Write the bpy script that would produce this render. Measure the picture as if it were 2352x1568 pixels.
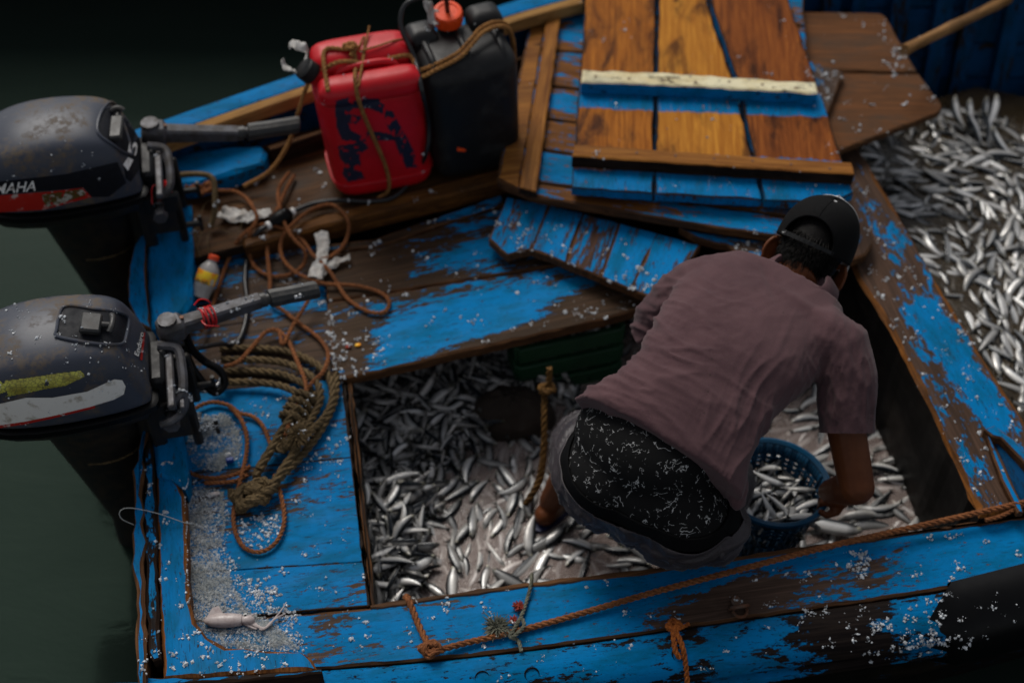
import bpy, bmesh, math, random
import numpy as np
from mathutils import Vector, Matrix, noise, geometry
from mathutils.bvhtree import BVHTree

for o in list(bpy.data.objects):
    bpy.data.objects.remove(o)
scene = bpy.context.scene
COL = scene.collection
random.seed(7)
rng = np.random.default_rng(11)
R = math.radians

# ------------------------------------------------------------------ camera
CAM_H, PITCH = 3.1, 50.0
cd = bpy.data.cameras.new('camera')
cd.lens, cd.sensor_width = 50.0, 36.0
cd.clip_end = 500.0
cd.dof.use_dof = True
cd.dof.focus_distance = 3.22
cd.dof.aperture_fstop = 1.6
cam = bpy.data.objects.new('camera', cd)
cam.location = (0, 0, CAM_H)
cam.rotation_euler = (R(90 - PITCH), 0, 0)
COL.objects.link(cam)
scene.camera = cam

# ------------------------------------------------------------------ sky, sun, exposure
SUN_EL, SUN_AZ = R(50), R(-24)          # veiled sun beyond the boat, a little to the left
w = bpy.data.worlds.new('World')
scene.world = w
w.use_nodes = True
wn, wl = w.node_tree.nodes, w.node_tree.links
wn.clear()
sky = wn.new('ShaderNodeTexSky')
sky.sky_type = 'NISHITA'
sky.sun_disc = False
sky.sun_elevation = SUN_EL
sky.sun_rotation = SUN_AZ
sky.air_density, sky.dust_density, sky.ozone_density = 1.0, 2.0, 1.0
hs = wn.new('ShaderNodeHueSaturation')
hs.inputs['Saturation'].default_value = 0.30
bg = wn.new('ShaderNodeBackground')
bg.inputs['Strength'].default_value = 0.06
wo = wn.new('ShaderNodeOutputWorld')
wl.new(sky.outputs[0], hs.inputs['Color'])
wl.new(hs.outputs[0], bg.inputs['Color'])
wl.new(bg.outputs[0], wo.inputs['Surface'])
sd = bpy.data.lights.new('sun', 'SUN')
sd.energy, sd.angle, sd.color = 1.5, R(30), (1.0, 0.95, 0.88)
sun = bpy.data.objects.new('sun', sd)
sdir = Vector((math.sin(SUN_AZ) * math.cos(SUN_EL), math.cos(SUN_AZ) * math.cos(SUN_EL), math.sin(SUN_EL)))
sun.rotation_euler = sdir.to_track_quat('Z', 'Y').to_euler()
sun.location = sdir * 20
COL.objects.link(sun)
scene.view_settings.view_transform = 'Standard'
scene.view_settings.look = 'None'
scene.view_settings.gamma = 1.0
scene.view_settings.exposure = 0.55
scene.view_settings.use_curve_mapping = False
scene.cycles.use_denoising = True
scene.cycles.max_bounces = 8
scene.cycles.transparent_max_bounces = 12

# ------------------------------------------------------------------ placing helpers
FPX = 2352 * 50.0 / 36.0
_c, _s = math.cos(R(PITCH)), math.sin(R(PITCH))
CAM = Vector((0, 0, CAM_H))
def ray(px, py):
    a, b = (px - 1176.0) / FPX, (784.0 - py) / FPX
    # camera axes: right (1,0,0), up (0,s,c), forward (0,c,-s)
    return Vector((a, b * _s + _c, b * _c - _s))
def P(px, py, z=0.0):
    d = ray(px, py)
    return CAM + d * ((z - CAM_H) / d.z)
def PY(px, py, y):
    d = ray(px, py)
    return CAM + d * (y / d.y)
def proj(p):
    v = Vector(p) - CAM
    dep = v.y * _c - v.z * _s
    return (1176 + FPX * v.x / dep, 784 - FPX * (v.y * _s + v.z * _c) / dep, dep)
LON = Vector((0.982, 0.19, 0))       # fore-and-aft axis of the boat, pointing to the bow
TRV = Vector((-0.19, 0.982, 0))      # across the boat, away from the quay
UP = Vector((0, 0, 1))

def link(o, parent=None):
    COL.objects.link(o)
    if parent is not None:
        o.parent = parent
        if parent.type == 'EMPTY':
            o.matrix_parent_inverse = Matrix.Translation(-Vector(parent.location))
    return o
def tag(o, label=None, cat=None, group=None, kind=None):
    if label: o['label'] = label
    if cat: o['category'] = cat
    if group: o['group'] = group
    if kind: o['kind'] = kind
    return o
def thing(name, loc, label, cat, group=None):
    o = bpy.data.objects.new(name, None)
    o.location = loc
    o.empty_display_size = 0.05
    COL.objects.link(o)
    return tag(o, label, cat, group)

class MB:
    """collects verts and faces (with a material index) for one mesh"""
    def __init__(s):
        s.v, s.f, s.m = [], [], []
    def add(s, vs, fs, m=0):
        n = len(s.v)
        s.v += [tuple(x) for x in vs]
        s.f += [tuple(i + n for i in f) for f in fs]
        s.m += [m] * len(fs)
        return s
    def box(s, c, ax, ay, az, m=0, bev=0.0):
        """box at centre c with half-axis vectors"""
        c, ax, ay, az = Vector(c), Vector(ax), Vector(ay), Vector(az)
        if bev <= 0:
            vs = [c + ax * i + ay * j + az * k for k in (-1, 1) for j in (-1, 1) for i in (-1, 1)]
            fs = [(0, 2, 3, 1), (4, 5, 7, 6), (0, 1, 5, 4), (2, 6, 7, 3), (0, 4, 6, 2), (1, 3, 7, 5)]
            return s.add(vs, fs, m)
        L = [a.length for a in (ax, ay, az)]
        k = [max(0.0, 1 - bev / l) for l in L]
        idx, vs, fs = {}, [], []
        for sx in (-1, 1):
            for sy in (-1, 1):
                for sz in (-1, 1):
                    for d in range(3):
                        q = [sx, sy, sz]
                        q = [q[e] * (1 if e == d else k[e]) for e in range(3)]
                        idx[(sx, sy, sz, d)] = len(vs)
                        vs.append(c + ax * q[0] + ay * q[1] + az * q[2])
        g = lambda *a: idx[a]
        for t in (-1, 1):
            for d in range(3):
                e, h = [x for x in range(3) if x != d]
                qd = []
                for a, b in ((-1, -1), (1, -1), (1, 1), (-1, 1)):
                    q = [0, 0, 0]; q[d] = t; q[e] = a; q[h] = b
                    qd.append(g(q[0], q[1], q[2], d))
                fs.append(tuple(qd))
        for d in range(3):            # edge chamfers along axis d
            e, h = [x for x in range(3) if x != d]
            for a in (-1, 1):
                for b in (-1, 1):
                    q0 = [0, 0, 0]; q0[e] = a; q0[h] = b; q1 = list(q0); q0[d] = -1; q1[d] = 1
                    fs.append((g(*q0, e), g(*q1, e), g(*q1, h), g(*q0, h)))
        for sx in (-1, 1):
            for sy in (-1, 1):
                for sz in (-1, 1):
                    fs.append((g(sx, sy, sz, 0), g(sx, sy, sz, 1), g(sx, sy, sz, 2)))
        return s.add(vs, fs, m)
    def tube(s, pts, rad, n=10, m=0, cap=True, closed=False):
        pts = [Vector(p) for p in pts]
        rs = rad if isinstance(rad, (list, tuple)) else [rad] * len(pts)
        fr = frames(pts, closed)
        vs, fs = [], []
        for p, (t, a, b), r in zip(pts, fr, rs):
            for i in range(n):
                an = 2 * math.pi * i / n
                vs.append(p + a * (r * math.cos(an)) + b * (r * math.sin(an)))
        k = len(pts)
        for j in range(k if closed else k - 1):
            j2 = (j + 1) % k
            for i in range(n):
                i2 = (i + 1) % n
                fs.append((j * n + i, j * n + i2, j2 * n + i2, j2 * n + i))
        if cap and not closed:
            fs.append(tuple(range(n - 1, -1, -1)))
            fs.append(tuple(range((k - 1) * n, k * n)))
        return s.add(vs, fs, m)
    def rings(s, rr, m=0, cap=True, closed=True):
        """loft between rings of equal count"""
        n = len(rr[0])
        vs = [p for r in rr for p in r]
        fs = []
        for j in range(len(rr) - 1):
            for i in range(n if closed else n - 1):
                i2 = (i + 1) % n
                fs.append((j * n + i, j * n + i2, (j + 1) * n + i2, (j + 1) * n + i))
        if cap:
            fs.append(tuple(range(n - 1, -1, -1)))
            fs.append(tuple(range((len(rr) - 1) * n, len(rr) * n)))
        return s.add(vs, fs, m)
    def ball(s, c, ax, ay, az, nu=16, nv=10, m=0):
        c, ax, ay, az = Vector(c), Vector(ax), Vector(ay), Vector(az)
        vs, fs = [c - az], []
        for j in range(1, nv):
            th = math.pi * j / nv
            for i in range(nu):
                ph = 2 * math.pi * i / nu
                vs.append(c + ax * (math.sin(th) * math.cos(ph)) + ay * (math.sin(th) * math.sin(ph)) - az * math.cos(th))
        vs.append(c + az)
        for i in range(nu):
            fs.append((0, 1 + (i + 1) % nu, 1 + i))
            fs.append((len(vs) - 1, 1 + (nv - 2) * nu + i, 1 + (nv - 2) * nu + (i + 1) % nu))
        for j in range(nv - 2):
            for i in range(nu):
                i2 = (i + 1) % nu
                fs.append((1 + j * nu + i, 1 + j * nu + i2, 1 + (j + 1) * nu + i2, 1 + (j + 1) * nu + i))
        return s.add(vs, fs, m)
    def build(s, name, mats, parent=None, smooth=True, fix=True, sharp=None):
        me = bpy.data.meshes.new(name)
        me.from_pydata(s.v, [], s.f)
        mats = mats if isinstance(mats, (list, tuple)) else [mats]
        for x in mats: me.materials.append(x)
        if len(mats) > 1: me.polygons.foreach_set('material_index', s.m)
        if fix:
            bm = bmesh.new(); bm.from_mesh(me)
            bmesh.ops.recalc_face_normals(bm, faces=bm.faces)
            bm.to_mesh(me); bm.free()
        if smooth:
            me.polygons.foreach_set('use_smooth', [True] * len(me.polygons))
            me.set_sharp_from_angle(angle=R(sharp or 42))
        me.update()
        return link(bpy.data.objects.new(name, me), parent)

def frames(pts, closed=False):
    k = len(pts)
    tn = []
    for i in range(k):
        a = pts[(i - 1) % k] if (closed or i > 0) else pts[i]
        b = pts[(i + 1) % k] if (closed or i < k - 1) else pts[i]
        d = (b - a)
        tn.append(d.normalized() if d.length > 1e-9 else Vector((1, 0, 0)))
    t0 = tn[0]
    a = t0.cross(UP)
    if a.length < 1e-3: a = t0.cross(Vector((1, 0, 0)))
    a.normalize()
    out = []
    for t in tn:
        a = (a - t * a.dot(t))
        a = a.normalized() if a.length > 1e-6 else t.orthogonal().normalized()
        out.append((t, a.copy(), t.cross(a)))
    return out

def spline(pts, step=0.01, closed=False):
    """Catmull-Rom through pts, resampled to even spacing"""
    pts = [Vector(p) for p in pts]
    n = len(pts)
    dense = []
    for i in range(n if closed else n - 1):
        p0 = pts[(i - 1) % n] if (closed or i > 0) else pts[0] * 2 - pts[1]
        p1, p2 = pts[i], pts[(i + 1) % n]
        p3 = pts[(i + 2) % n] if (closed or i < n - 2) else pts[-1] * 2 - pts[-2]
        m = max(4, int((p2 - p1).length / step * 2))
        for j in range(m):
            t = j / m
            dense.append(0.5 * ((2 * p1) + (p2 - p0) * t + (2 * p0 - 5 * p1 + 4 * p2 - p3) * t * t + (3 * p1 - p0 - 3 * p2 + p3) * t ** 3))
    dense.append(pts[0] if closed else pts[-1])
    ds = [0.0]
    for a, b in zip(dense, dense[1:]): ds.append(ds[-1] + (b - a).length)
    k = max(2, int(ds[-1] / step))
    out, j = [], 0
    for i in range(k + (0 if closed else 1)):
        d = ds[-1] * i / k
        while j < len(ds) - 2 and ds[j + 1] < d: j += 1
        seg = ds[j + 1] - ds[j]
        out.append(dense[j].lerp(dense[j + 1], 0 if seg < 1e-9 else (d - ds[j]) / seg))
    return out

def set_gc(o, g, off=None):
    """per-vertex grain coordinates: along, across, depth"""
    g = Vector(g).normalized()
    q = UP.cross(g)
    q = q.normalized() if q.length > 1e-4 else Vector((1, 0, 0))
    h = g.cross(q)
    me = o.data
    co = np.empty(len(me.vertices) * 3)
    me.vertices.foreach_get('co', co)
    co = co.reshape(-1, 3)
    rdo = random.Random(int(abs(co[0] @ np.array([7919., 104729., 1299.])) * 50))
    off = off if off is not None else (rdo.uniform(0, 50), rdo.uniform(0, 50), rdo.uniform(0, 50))
    at = me.attributes.new('gc', 'FLOAT_VECTOR', 'POINT')
    dat = np.stack([co @ np.array(g) + off[0], co @ np.array(q) + off[1], co @ np.array(h) + off[2]], 1).astype(np.float32)
    at.data.foreach_set('vector', dat.ravel())
    return o

def resample(poly, step, closed=True):
    out = []
    n = len(poly)
    for i in range(n if closed else n - 1):
        a, b = poly[i], poly[(i + 1) % n]
        k = max(1, int(round((b - a).length / step)))
        for j in range(k): out.append(a.lerp(b, j / k))
    if not closed: out.append(poly[-1])
    return out

def slab(name, top, thick, mats, parent=None, grain=None, bevel=0.005, jit=0.0018, step=0.03, off=None, drop=None):
    """board from its top outline (3-D points): mats = [face, edge]"""
    top = [Vector(p) for p in top]
    grain = grain if grain is not None else (top[1] - top[0])
    o = resample(top, step)
    n = len(o)
    cx = sum(o, Vector()) / n
    area = sum((o[i].x * o[(i + 1) % n].y - o[(i + 1) % n].x * o[i].y) for i in range(n))
    if area < 0: o.reverse()
    ins, outl = [], []
    for i in range(n):
        t = (o[(i + 1) % n] - o[i - 1])
        nn = Vector((t.y, -t.x, 0))
        nn = nn.normalized() if nn.length > 1e-9 else Vector((1, 0, 0))
        j = noise.noise(o[i] * 23.0 + Vector((n, 3.1, 0))) * jit * 1.6 + random.uniform(-jit, jit) * 0.6
        b = bevel * (1 + 0.9 * noise.noise(o[i] * 17.0))
        outl.append(o[i] + nn * j)
        ins.append(o[i] + nn * (j - b))
    mb = MB()
    dz = Vector((0, 0, -1))
    rA = [p.copy() for p in ins]
    rB = [p + dz * bevel * 0.8 for p in outl]
    rC = [p + dz * (thick * 0.5) for p in outl]
    rD = [p + dz * thick for p in outl]
    mb.add(rA, [tuple(range(n))], 0)
    mb.rings([rA, rB], 1, cap=False)
    mb.rings([rB, rC, rD], 2 if len(mats) > 2 else 1, cap=False)
    mb.add(rD, [tuple(range(n))], 1)
    if len(mats) == 1: mb.m = [0] * len(mb.m)
    ob = mb.build(name, mats, parent, smooth=False, fix=False)
    bm = bmesh.new(); bm.from_mesh(ob.data)
    bmesh.ops.remove_doubles(bm, verts=bm.verts, dist=1e-5)
    bmesh.ops.recalc_face_normals(bm, faces=bm.faces)
    bm.to_mesh(ob.data); bm.free()
    set_gc(ob, grain, off)
    return ob

def loft(name, path, prof, mats, parent=None, out=None, flip=1, smooth=True, closed_prof=False, sharp=35):
    """sweep a profile [(outward, up), ...] along a path"""
    mb = MB()
    rr = []
    n = len(path)
    for i, p in enumerate(path):
        t = (path[min(i + 1, n - 1)] - path[max(i - 1, 0)]).normalized()
        od = Vector((t.y, -t.x, 0)).normalized() * flip
        rr.append([p + od * a + UP * b for a, b in prof])
    mb.rings(rr, 0, cap=closed_prof, closed=closed_prof)
    ob = mb.build(name, mats, parent, smooth=smooth, sharp=sharp)
    set_gc(ob, path[-1] - path[0])
    return ob

def bvh_of(obs):
    vs, fs = [], []
    for o in obs:
        n = len(vs)
        mw = o.matrix_world
        vs += [v.co.copy() for v in o.data.vertices]
        fs += [tuple(i + n for i in p.vertices) for p in o.data.polygons]
    return BVHTree.FromPolygons(vs, fs)
def hit(bvh, px, py, lift=0.0015, near=False):
    d = ray(px, py).normalized()
    l, nrm, i, dist = bvh.ray_cast(CAM, d)
    if l is None and near:
        l, nrm, i, dist = bvh.find_nearest(CAM + d * 3.6)
    if l is None: return None
    if nrm.dot(d) > 0: nrm = -nrm
    return l + nrm * lift
def inpoly(x, y, poly):
    c = False
    j = len(poly) - 1
    for i in range(len(poly)):
        xi, yi = poly[i]; xj, yj = poly[j]
        if (yi > y) != (yj > y) and x < (xj - xi) * (y - yi) / (yj - yi) + xi: c = not c
        j = i
    return c
def decal(name, bvh, poly, mat, parent, cell=1.8, lift=0.0015, ragged=0.0, rscale=0.08):
    """a thin sticker or paint film laid on a surface, outline given in picture units"""
    if not ragged:
        b2 = resample([Vector((x, y, 0)) for x, y in poly], cell * 2)
        pts = [Vector((v.x, v.y)) for v in b2]
        nb = len(pts)
        xs = [q.x for q in pts]; ys = [q.y for q in pts]
        gx = min(xs)
        while gx < max(xs):
            gy = min(ys)
            while gy < max(ys):
                if inpoly(gx, gy, poly): pts.append(Vector((gx + .01, gy + .013)))
                gy += cell * 3.3
            gx += cell * 3.3
        vo, eo, fo = geometry.delaunay_2d_cdt(pts, [(i, (i + 1) % nb) for i in range(nb)], [], 1, 1e-4)[:3]
        hs_ = [hit(bvh, v.x, v.y, lift) for v in vo]
        fo = [f for f in fo if all(hs_[i] is not None for i in f) and max((hs_[i] - hs_[j]).length for i in f for j in f) < .05]
        keep = sorted({i for f in fo for i in f}); re_ = {k: n for n, k in enumerate(keep)}
        mb = MB(); mb.add([hs_[k] for k in keep], [tuple(re_[i] for i in f) for f in fo])
        return mb.build(name, mat, parent)
    xs = [p[0] for p in poly]; ys = [p[1] for p in poly]
    x0, y0 = min(xs), min(ys)
    nx, ny = int((max(xs) - x0) / cell) + 2, int((max(ys) - y0) / cell) + 2
    idx, vs, fs = {}, [], []
    def vert(i, j):
        if (i, j) not in idx:
            h = hit(bvh, x0 + i * cell, y0 + j * cell, lift)
            if h is None: idx[(i, j)] = None
            else:
                idx[(i, j)] = len(vs); vs.append(h)
        return idx[(i, j)]
    for i in range(nx):
        for j in range(ny):
            cx, cy = x0 + (i + .5) * cell, y0 + (j + .5) * cell
            if not inpoly(cx, cy, poly): continue
            if ragged and noise.fractal(Vector((cx * rscale, cy * rscale, 5.3)), 1.0, 2.0, 3) > 0.62 - ragged: continue
            q = [vert(i, j), vert(i + 1, j), vert(i + 1, j + 1), vert(i, j + 1)]
            if None in q: continue
            if max((Vector(vs[a]) - Vector(vs[b])).length for a in q for b in q) > 0.05: continue
            fs.append(tuple(q))
    mb = MB(); mb.add(vs, fs)
    return mb.build(name, mat, parent)
def lettering(name, bvh, body, org, ux, uy, mat, parent, lift=0.002, shear=0.0, size=1.0):
    """raised lettering laid on a surface: ux, uy = picture vectors of one em"""
    cu = bpy.data.curves.new('tmp', 'FONT')
    cu.body = body; cu.size = size; cu.shear = shear; cu.resolution_u = 3
    cu.offset = 0.012
    to = bpy.data.objects.new('tmp', cu); COL.objects.link(to)
    me = bpy.data.meshes.new_from_object(to.evaluated_get(bpy.context.evaluated_depsgraph_get()))
    bpy.data.objects.remove(to)
    bm = bmesh.new(); bm.from_mesh(me)
    bmesh.ops.triangulate(bm, faces=bm.faces)
    bmesh.ops.subdivide_edges(bm, edges=[e for e in bm.edges if e.calc_length() > 0.25], cuts=1)
    bmesh.ops.triangulate(bm, faces=bm.faces)
    dead = []
    for v in bm.verts:
        h = hit(bvh, org[0] + v.co.x * ux[0] + v.co.y * uy[0], org[1] + v.co.x * ux[1] + v.co.y * uy[1], lift)
        if h is None: dead.append(v)
        else: v.co = h
    bmesh.ops.delete(bm, geom=dead, context='VERTS')
    bm.to_mesh(me); bm.free()
    me.name = name
    me.materials.append(mat)
    return link(bpy.data.objects.new(name, me), parent)
# ------------------------------------------------------------------ materials
def newmat(name):
    m = bpy.data.materials.new(name)
    m.use_nodes = True
    nt = m.node_tree
    b = nt.nodes['Principled BSDF']
    return m, nt, b
class G:
    """short hands for shader nodes"""
    def __init__(s, nt): s.nt, s.n, s.l = nt, nt.nodes, nt.links
    def put(s, sock, v):
        if isinstance(v, bpy.types.NodeSocket): s.l.new(v, sock)
        elif isinstance(v, (tuple, list)) and sock.type == 'RGBA': sock.default_value = (*v[:3], 1)
        else: sock.default_value = v
    def attr(s, name, out='Vector'):
        a = s.n.new('ShaderNodeAttribute'); a.attribute_name = name
        return a.outputs[out]
    def coord(s, out='Object'):
        return s.n.new('ShaderNodeTexCoord').outputs[out]
    def map(s, v, scale=(1, 1, 1), loc=(0, 0, 0), rot=(0, 0, 0)):
        m = s.n.new('ShaderNodeMapping'); s.l.new(v, m.inputs[0])
        m.inputs['Scale'].default_value = scale; m.inputs['Location'].default_value = loc; m.inputs['Rotation'].default_value = rot
        return m.outputs[0]
    def noise(s, v, scale, detail=6, rough=.6, dist=0., out='Fac'):
        t = s.n.new('ShaderNodeTexNoise'); s.l.new(v, t.inputs['Vector'])
        t.inputs['Scale'].default_value = scale; t.inputs['Detail'].default_value = detail
        t.inputs['Roughness'].default_value = rough; t.inputs['Distortion'].default_value = dist
        return t.outputs[out]
    def vor(s, v, scale, feature='F1', out='Distance', rand=1.0):
        t = s.n.new('ShaderNodeTexVoronoi'); t.feature = feature; s.l.new(v, t.inputs['Vector'])
        t.inputs['Scale'].default_value = scale; t.inputs['Randomness'].default_value = rand
        return t.outputs[out]
    def math(s, op, a, b=0.0, c=None, clamp=False):
        m = s.n.new('ShaderNodeMath'); m.operation = op; m.use_clamp = clamp
        s.put(m.inputs[0], a); s.put(m.inputs[1], b)
        if c is not None: s.put(m.inputs[2], c)
        return m.outputs[0]
    def step(s, x, lo, hi, a=0.0, b=1.0):
        m = s.n.new('ShaderNodeMapRange'); m.interpolation_type = 'SMOOTHSTEP'
        s.put(m.inputs['Value'], x)
        m.inputs['From Min'].default_value = lo; m.inputs['From Max'].default_value = hi
        m.inputs['To Min'].default_value = a; m.inputs['To Max'].default_value = b
        return m.outputs[0]
    def mix(s, f, a, b, mode='MIX'):
        m = s.n.new('ShaderNodeMix'); m.data_type = 'RGBA'; m.blend_type = mode
        s.put(m.inputs[0], f); s.put(m.inputs[6], a); s.put(m.inputs[7], b)
        return m.outputs[2]
    def sep(s, v):
        m = s.n.new('ShaderNodeSeparateXYZ'); s.l.new(v, m.inputs[0]); return m.outputs
    def bump(s, h, strength=.3, dist=.002, n=None):
        b = s.n.new('ShaderNodeBump'); s.put(b.inputs['Height'], h)
        b.inputs['Strength'].default_value = strength; b.inputs['Distance'].default_value = dist
        if n is not None: s.l.new(n, b.inputs['Normal'])
        return b.outputs[0]

BLUE = (0.0, 0.155, 0.400)
BROWN = (0.105, 0.058, 0.034)
def wood(name, paint=BLUE, wear=0.5, w1=(0.13, 0.065, 0.03), w2=(0.045, 0.024, 0.014), rough=0.5, sc=1.0, dark=0.35, soft=0.008,
         knots=False, salt=0.0, bands=None, paint2=None, stretch=5.0, spec=0.035, spots=None, sg=None, stain=(0.02, 0.014, 0.01), bump=0.5):
    """weathered board: bare grain with a chipped coat of paint over it.  wear 0 = fresh coat, 1 = all gone"""
    m, nt, b = newmat(name); g = G(nt)
    gc = g.attr('gc')
    # bare wood
    gv = g.map(gc, (2.0 * sc, 46 * sc, 26 * sc))
    grain = g.noise(gv, 1.6, 8, .68, 1.1)
    fine = g.noise(g.map(gc, (8 * sc, 260 * sc, 60)), 1.0, 4, .65)
    big = g.noise(g.map(gc, (2.2, 7, 4)), 1.5, 8, .66, .5)
    wf = g.math('ADD', g.math('MULTIPLY', grain, .75), g.math('MULTIPLY', fine, .3))
    wc = g.mix(g.step(wf, .40, .74), w2, w1)
    wc = g.mix(g.step(big, .47, .66, 0, dark), wc, stain)
    if knots:
        kd = g.vor(g.map(gc, (2.6, 8.5, 1)), 1.0)
        wc = g.mix(g.step(kd, .06, .13, .85, 0), wc, (0.035, 0.013, 0.006))
    hgt = g.math('MULTIPLY', wf, .5)
    col = wc
    rgh = g.step(big, .3, .7, rough + .12, rough - .1)
    if paint is not None:
        chipA = g.noise(g.map(gc, (3.0 * sc, 3.0 * stretch * sc, 9)), 1.5, 9, .68, .4)
        chipB = g.noise(g.map(gc, (13 * sc, 13 * stretch * sc, 30)), 1.6, 7, .72)
        area = g.noise(g.map(gc, (1.3, 2.6, 2)), 1.2, 3, .5)
        ch = g.math('ADD', g.math('ADD', g.math('MULTIPLY', chipA, .42), g.math('MULTIPLY', chipB, .40)), g.math('MULTIPLY', area, .34))
        if spots:
            sg_ = Vector(sg).normalized(); sq_ = UP.cross(sg_).normalized()
            uv = g.sep(gc)
            for (sx, sy, sz, ru, rv, amt) in spots:
                pt = P(sx, sy, sz)
                du = g.math('DIVIDE', g.math('SUBTRACT', uv[0], pt.dot(sg_)), ru)
                dv_ = g.math('DIVIDE', g.math('SUBTRACT', uv[1], pt.dot(sq_)), rv)
                r2 = g.math('ADD', g.math('MULTIPLY', du, du), g.math('MULTIPLY', dv_, dv_))
                ch = g.math('ADD', ch, g.math('MULTIPLY', g.math('POWER', 2.718, g.math('MULTIPLY', r2, -1.0)), amt))
        from statistics import NormalDist
        t = 0.58 + NormalDist().inv_cdf(min(.995, max(.005, wear))) * .062
        mask = g.step(ch, t - soft, t + soft)          # 1 = paint stays
        fl = g.noise(g.map(gc, (26 * sc, 60 * sc, 30), (11, 5, 3)), 1.6, 6, .7)
        mask = g.math('MULTIPLY', mask, g.step(fl, .345, .375))
        if bands:
            u = g.sep(gc)[0]
            bm = None
            wob = g.math('MULTIPLY', g.math('SUBTRACT', chipA, .5), .05)
            for a, c, k in bands:
                uu = g.math('ADD', u, wob)
                x = g.math('MULTIPLY', g.step(uu, a - k, a + k), g.step(uu, c - k, c + k, 1, 0))
                bm = x if bm is None else g.math('MAXIMUM', bm, x)
            mask = g.math('MAXIMUM', g.math('MULTIPLY', bm, g.step(chipB, .33, .42)), mask) if wear < .99 else g.math('MULTIPLY', bm, g.step(chipB, .33, .42))
        pv = g.noise(g.map(gc, (4, 11, 3)), 1.6, 9, .72)
        p2 = paint2 or (0.0, paint[1] * .66, paint[2] * .55)
        pc = g.mix(g.step(pv, .40, .66), paint, p2)
        pc = g.mix(g.step(fine, .56, .74, 0, .45), pc, (0.0, 0.06, 0.12))
        scr = g.noise(g.map(gc, (16 * sc, 150 * sc, 40)), 1.3, 4, .7)
        pc = g.mix(g.step(scr, .60, .65, 0, .8), pc, (0.010, 0.016, 0.020))
        dirt = g.noise(g.map(gc, (3, 6, 5), (7, 3, 1)), 1.5, 7, .7)
        pc = g.mix(g.step(dirt, .54, .80, 0, .5), pc, (0.02, 0.05, 0.06))
        col = g.mix(mask, wc, pc)
        hgt = g.math('ADD', hgt, g.math('MULTIPLY', mask, .7))
    if salt > 0:
        sp = g.vor(g.map(gc, (150, 150, 150)), 1.0)
        sn = g.noise(g.map(gc, (9, 9, 9), (3, 9, 2)), 1.4, 5, .7)
        smk = g.math('MULTIPLY', g.step(sp, .16, .3, 1, 0), g.step(sn, .72 - .25 * salt, .80 - .2 * salt))
        col = g.mix(smk, col, (0.6, 0.62, 0.65))
    g.put(b.inputs['Base Color'], col)
    g.put(b.inputs['Roughness'], rgh)
    b.inputs['Specular IOR Level'].default_value = spec
    g.put(b.inputs['Normal'], g.bump(hgt, bump, .0025))
    return m

def plain(name, col, rough=.5, metal=0.0, spec=.5, var=.25, vs=14., bump=.15, bs=60., bd=.001, col2=None, lo=.35, hi=.7, coat=0.0, sheen=0.0):
    m, nt, b = newmat(name); g = G(nt)
    c = g.coord()
    n = g.noise(c, vs, 6, .65)
    col2 = col2 or tuple(x * (1 - var) for x in col)
    g.put(b.inputs['Base Color'], g.mix(g.step(n, lo, hi), col, col2))
    g.put(b.inputs['Roughness'], g.step(n, .3, .7, max(.03, rough - .07), min(1, rough + .1)))
    b.inputs['Metallic'].default_value = metal
    b.inputs['Specular IOR Level'].default_value = spec
    b.inputs['Coat Weight'].default_value = coat
    b.inputs['Sheen Weight'].default_value = sheen
    if bump > 0: g.put(b.inputs['Normal'], g.bump(g.noise(c, bs, 5, .65), bump, bd))
    return m

M = {}
M['edge'] = wood('worn wood edge', None, w1=(0.16, 0.075, 0.032), w2=(0.05, 0.025, 0.014), dark=.5)
M['edge_dark'] = wood('dark wet wood edge', None, w1=(0.045, 0.025, 0.016), w2=(0.012, 0.008, 0.006), dark=.7)
M['deck'] = wood('blue deck paint', BLUE, wear=.13, salt=.3, w1=BROWN, w2=(.05, .03, .02))
M['deck_worn'] = wood('worn blue deck paint', BLUE, wear=.62, salt=.45, w1=(.10, .062, .042), w2=(.035, .024, .017))
M['side'] = wood('side deck paint', BLUE, wear=.27, salt=.25, w1=(.12, .075, .055), w2=(.05, .032, .024), stretch=4)
M['side_worn'] = wood('side deck paint worn', BLUE, wear=.45, salt=.5, w1=(.115, .075, .055), w2=(.05, .034, .026), stretch=3)
M['rail'] = wood('rub rail paint', BLUE, wear=.74, w1=(.035, .025, .021), w2=(.010, .008, .008), salt=.3, stretch=3.2, dark=.3)
M['transom'] = wood('transom paint', BLUE, wear=.14, salt=.2, w1=(.08, .05, .034), w2=(.02, .015, .012))
M['knee'] = wood('knee paint', BLUE, wear=.03, salt=.2, w1=(.10, .06, .04), w2=(.03, .02, .014))
M['knee_edge'] = wood('varnished knee edge', None, w1=(.30, .115, .03), w2=(.10, .036, .012), dark=.5, rough=.4)
M['beam'] = wood('beam worn paint', BLUE, wear=.78, salt=.5, w1=(.12, .07, .048), w2=(.045, .028, .02), stretch=2.4)
M['beam_edge'] = wood('beam orange edge', None, w1=(.26, .095, .02), w2=(.06, .026, .01), dark=.6)
M['black_wood'] = wood('black planking with hold shade', (0.004, 0.03, 0.07), wear=.95, w1=(.0055, .0045, .0038), w2=(.002, .0017, .0015), dark=.6, rough=.55, spec=.15)  # weathered near-black wood; deep shade of the hold is put into its base colour
M['navy'] = wood('dark navy planking', (0.003, 0.045, 0.13), wear=.2, w1=(.03, .02, .015), w2=(.01, .008, .006), stretch=6)  # dark blue paint of the inner planking and far hull
M['shelf'] = wood('oiled shelf boards', None, w1=(.115, .050, .017), w2=(.035, .018, .009), dark=.65, rough=.42, salt=.2)
M['shelf_beam'] = wood('shelf beam', None, w1=(.22, .09, .022), w2=(.06, .026, .01), dark=.6, rough=.4)
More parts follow.
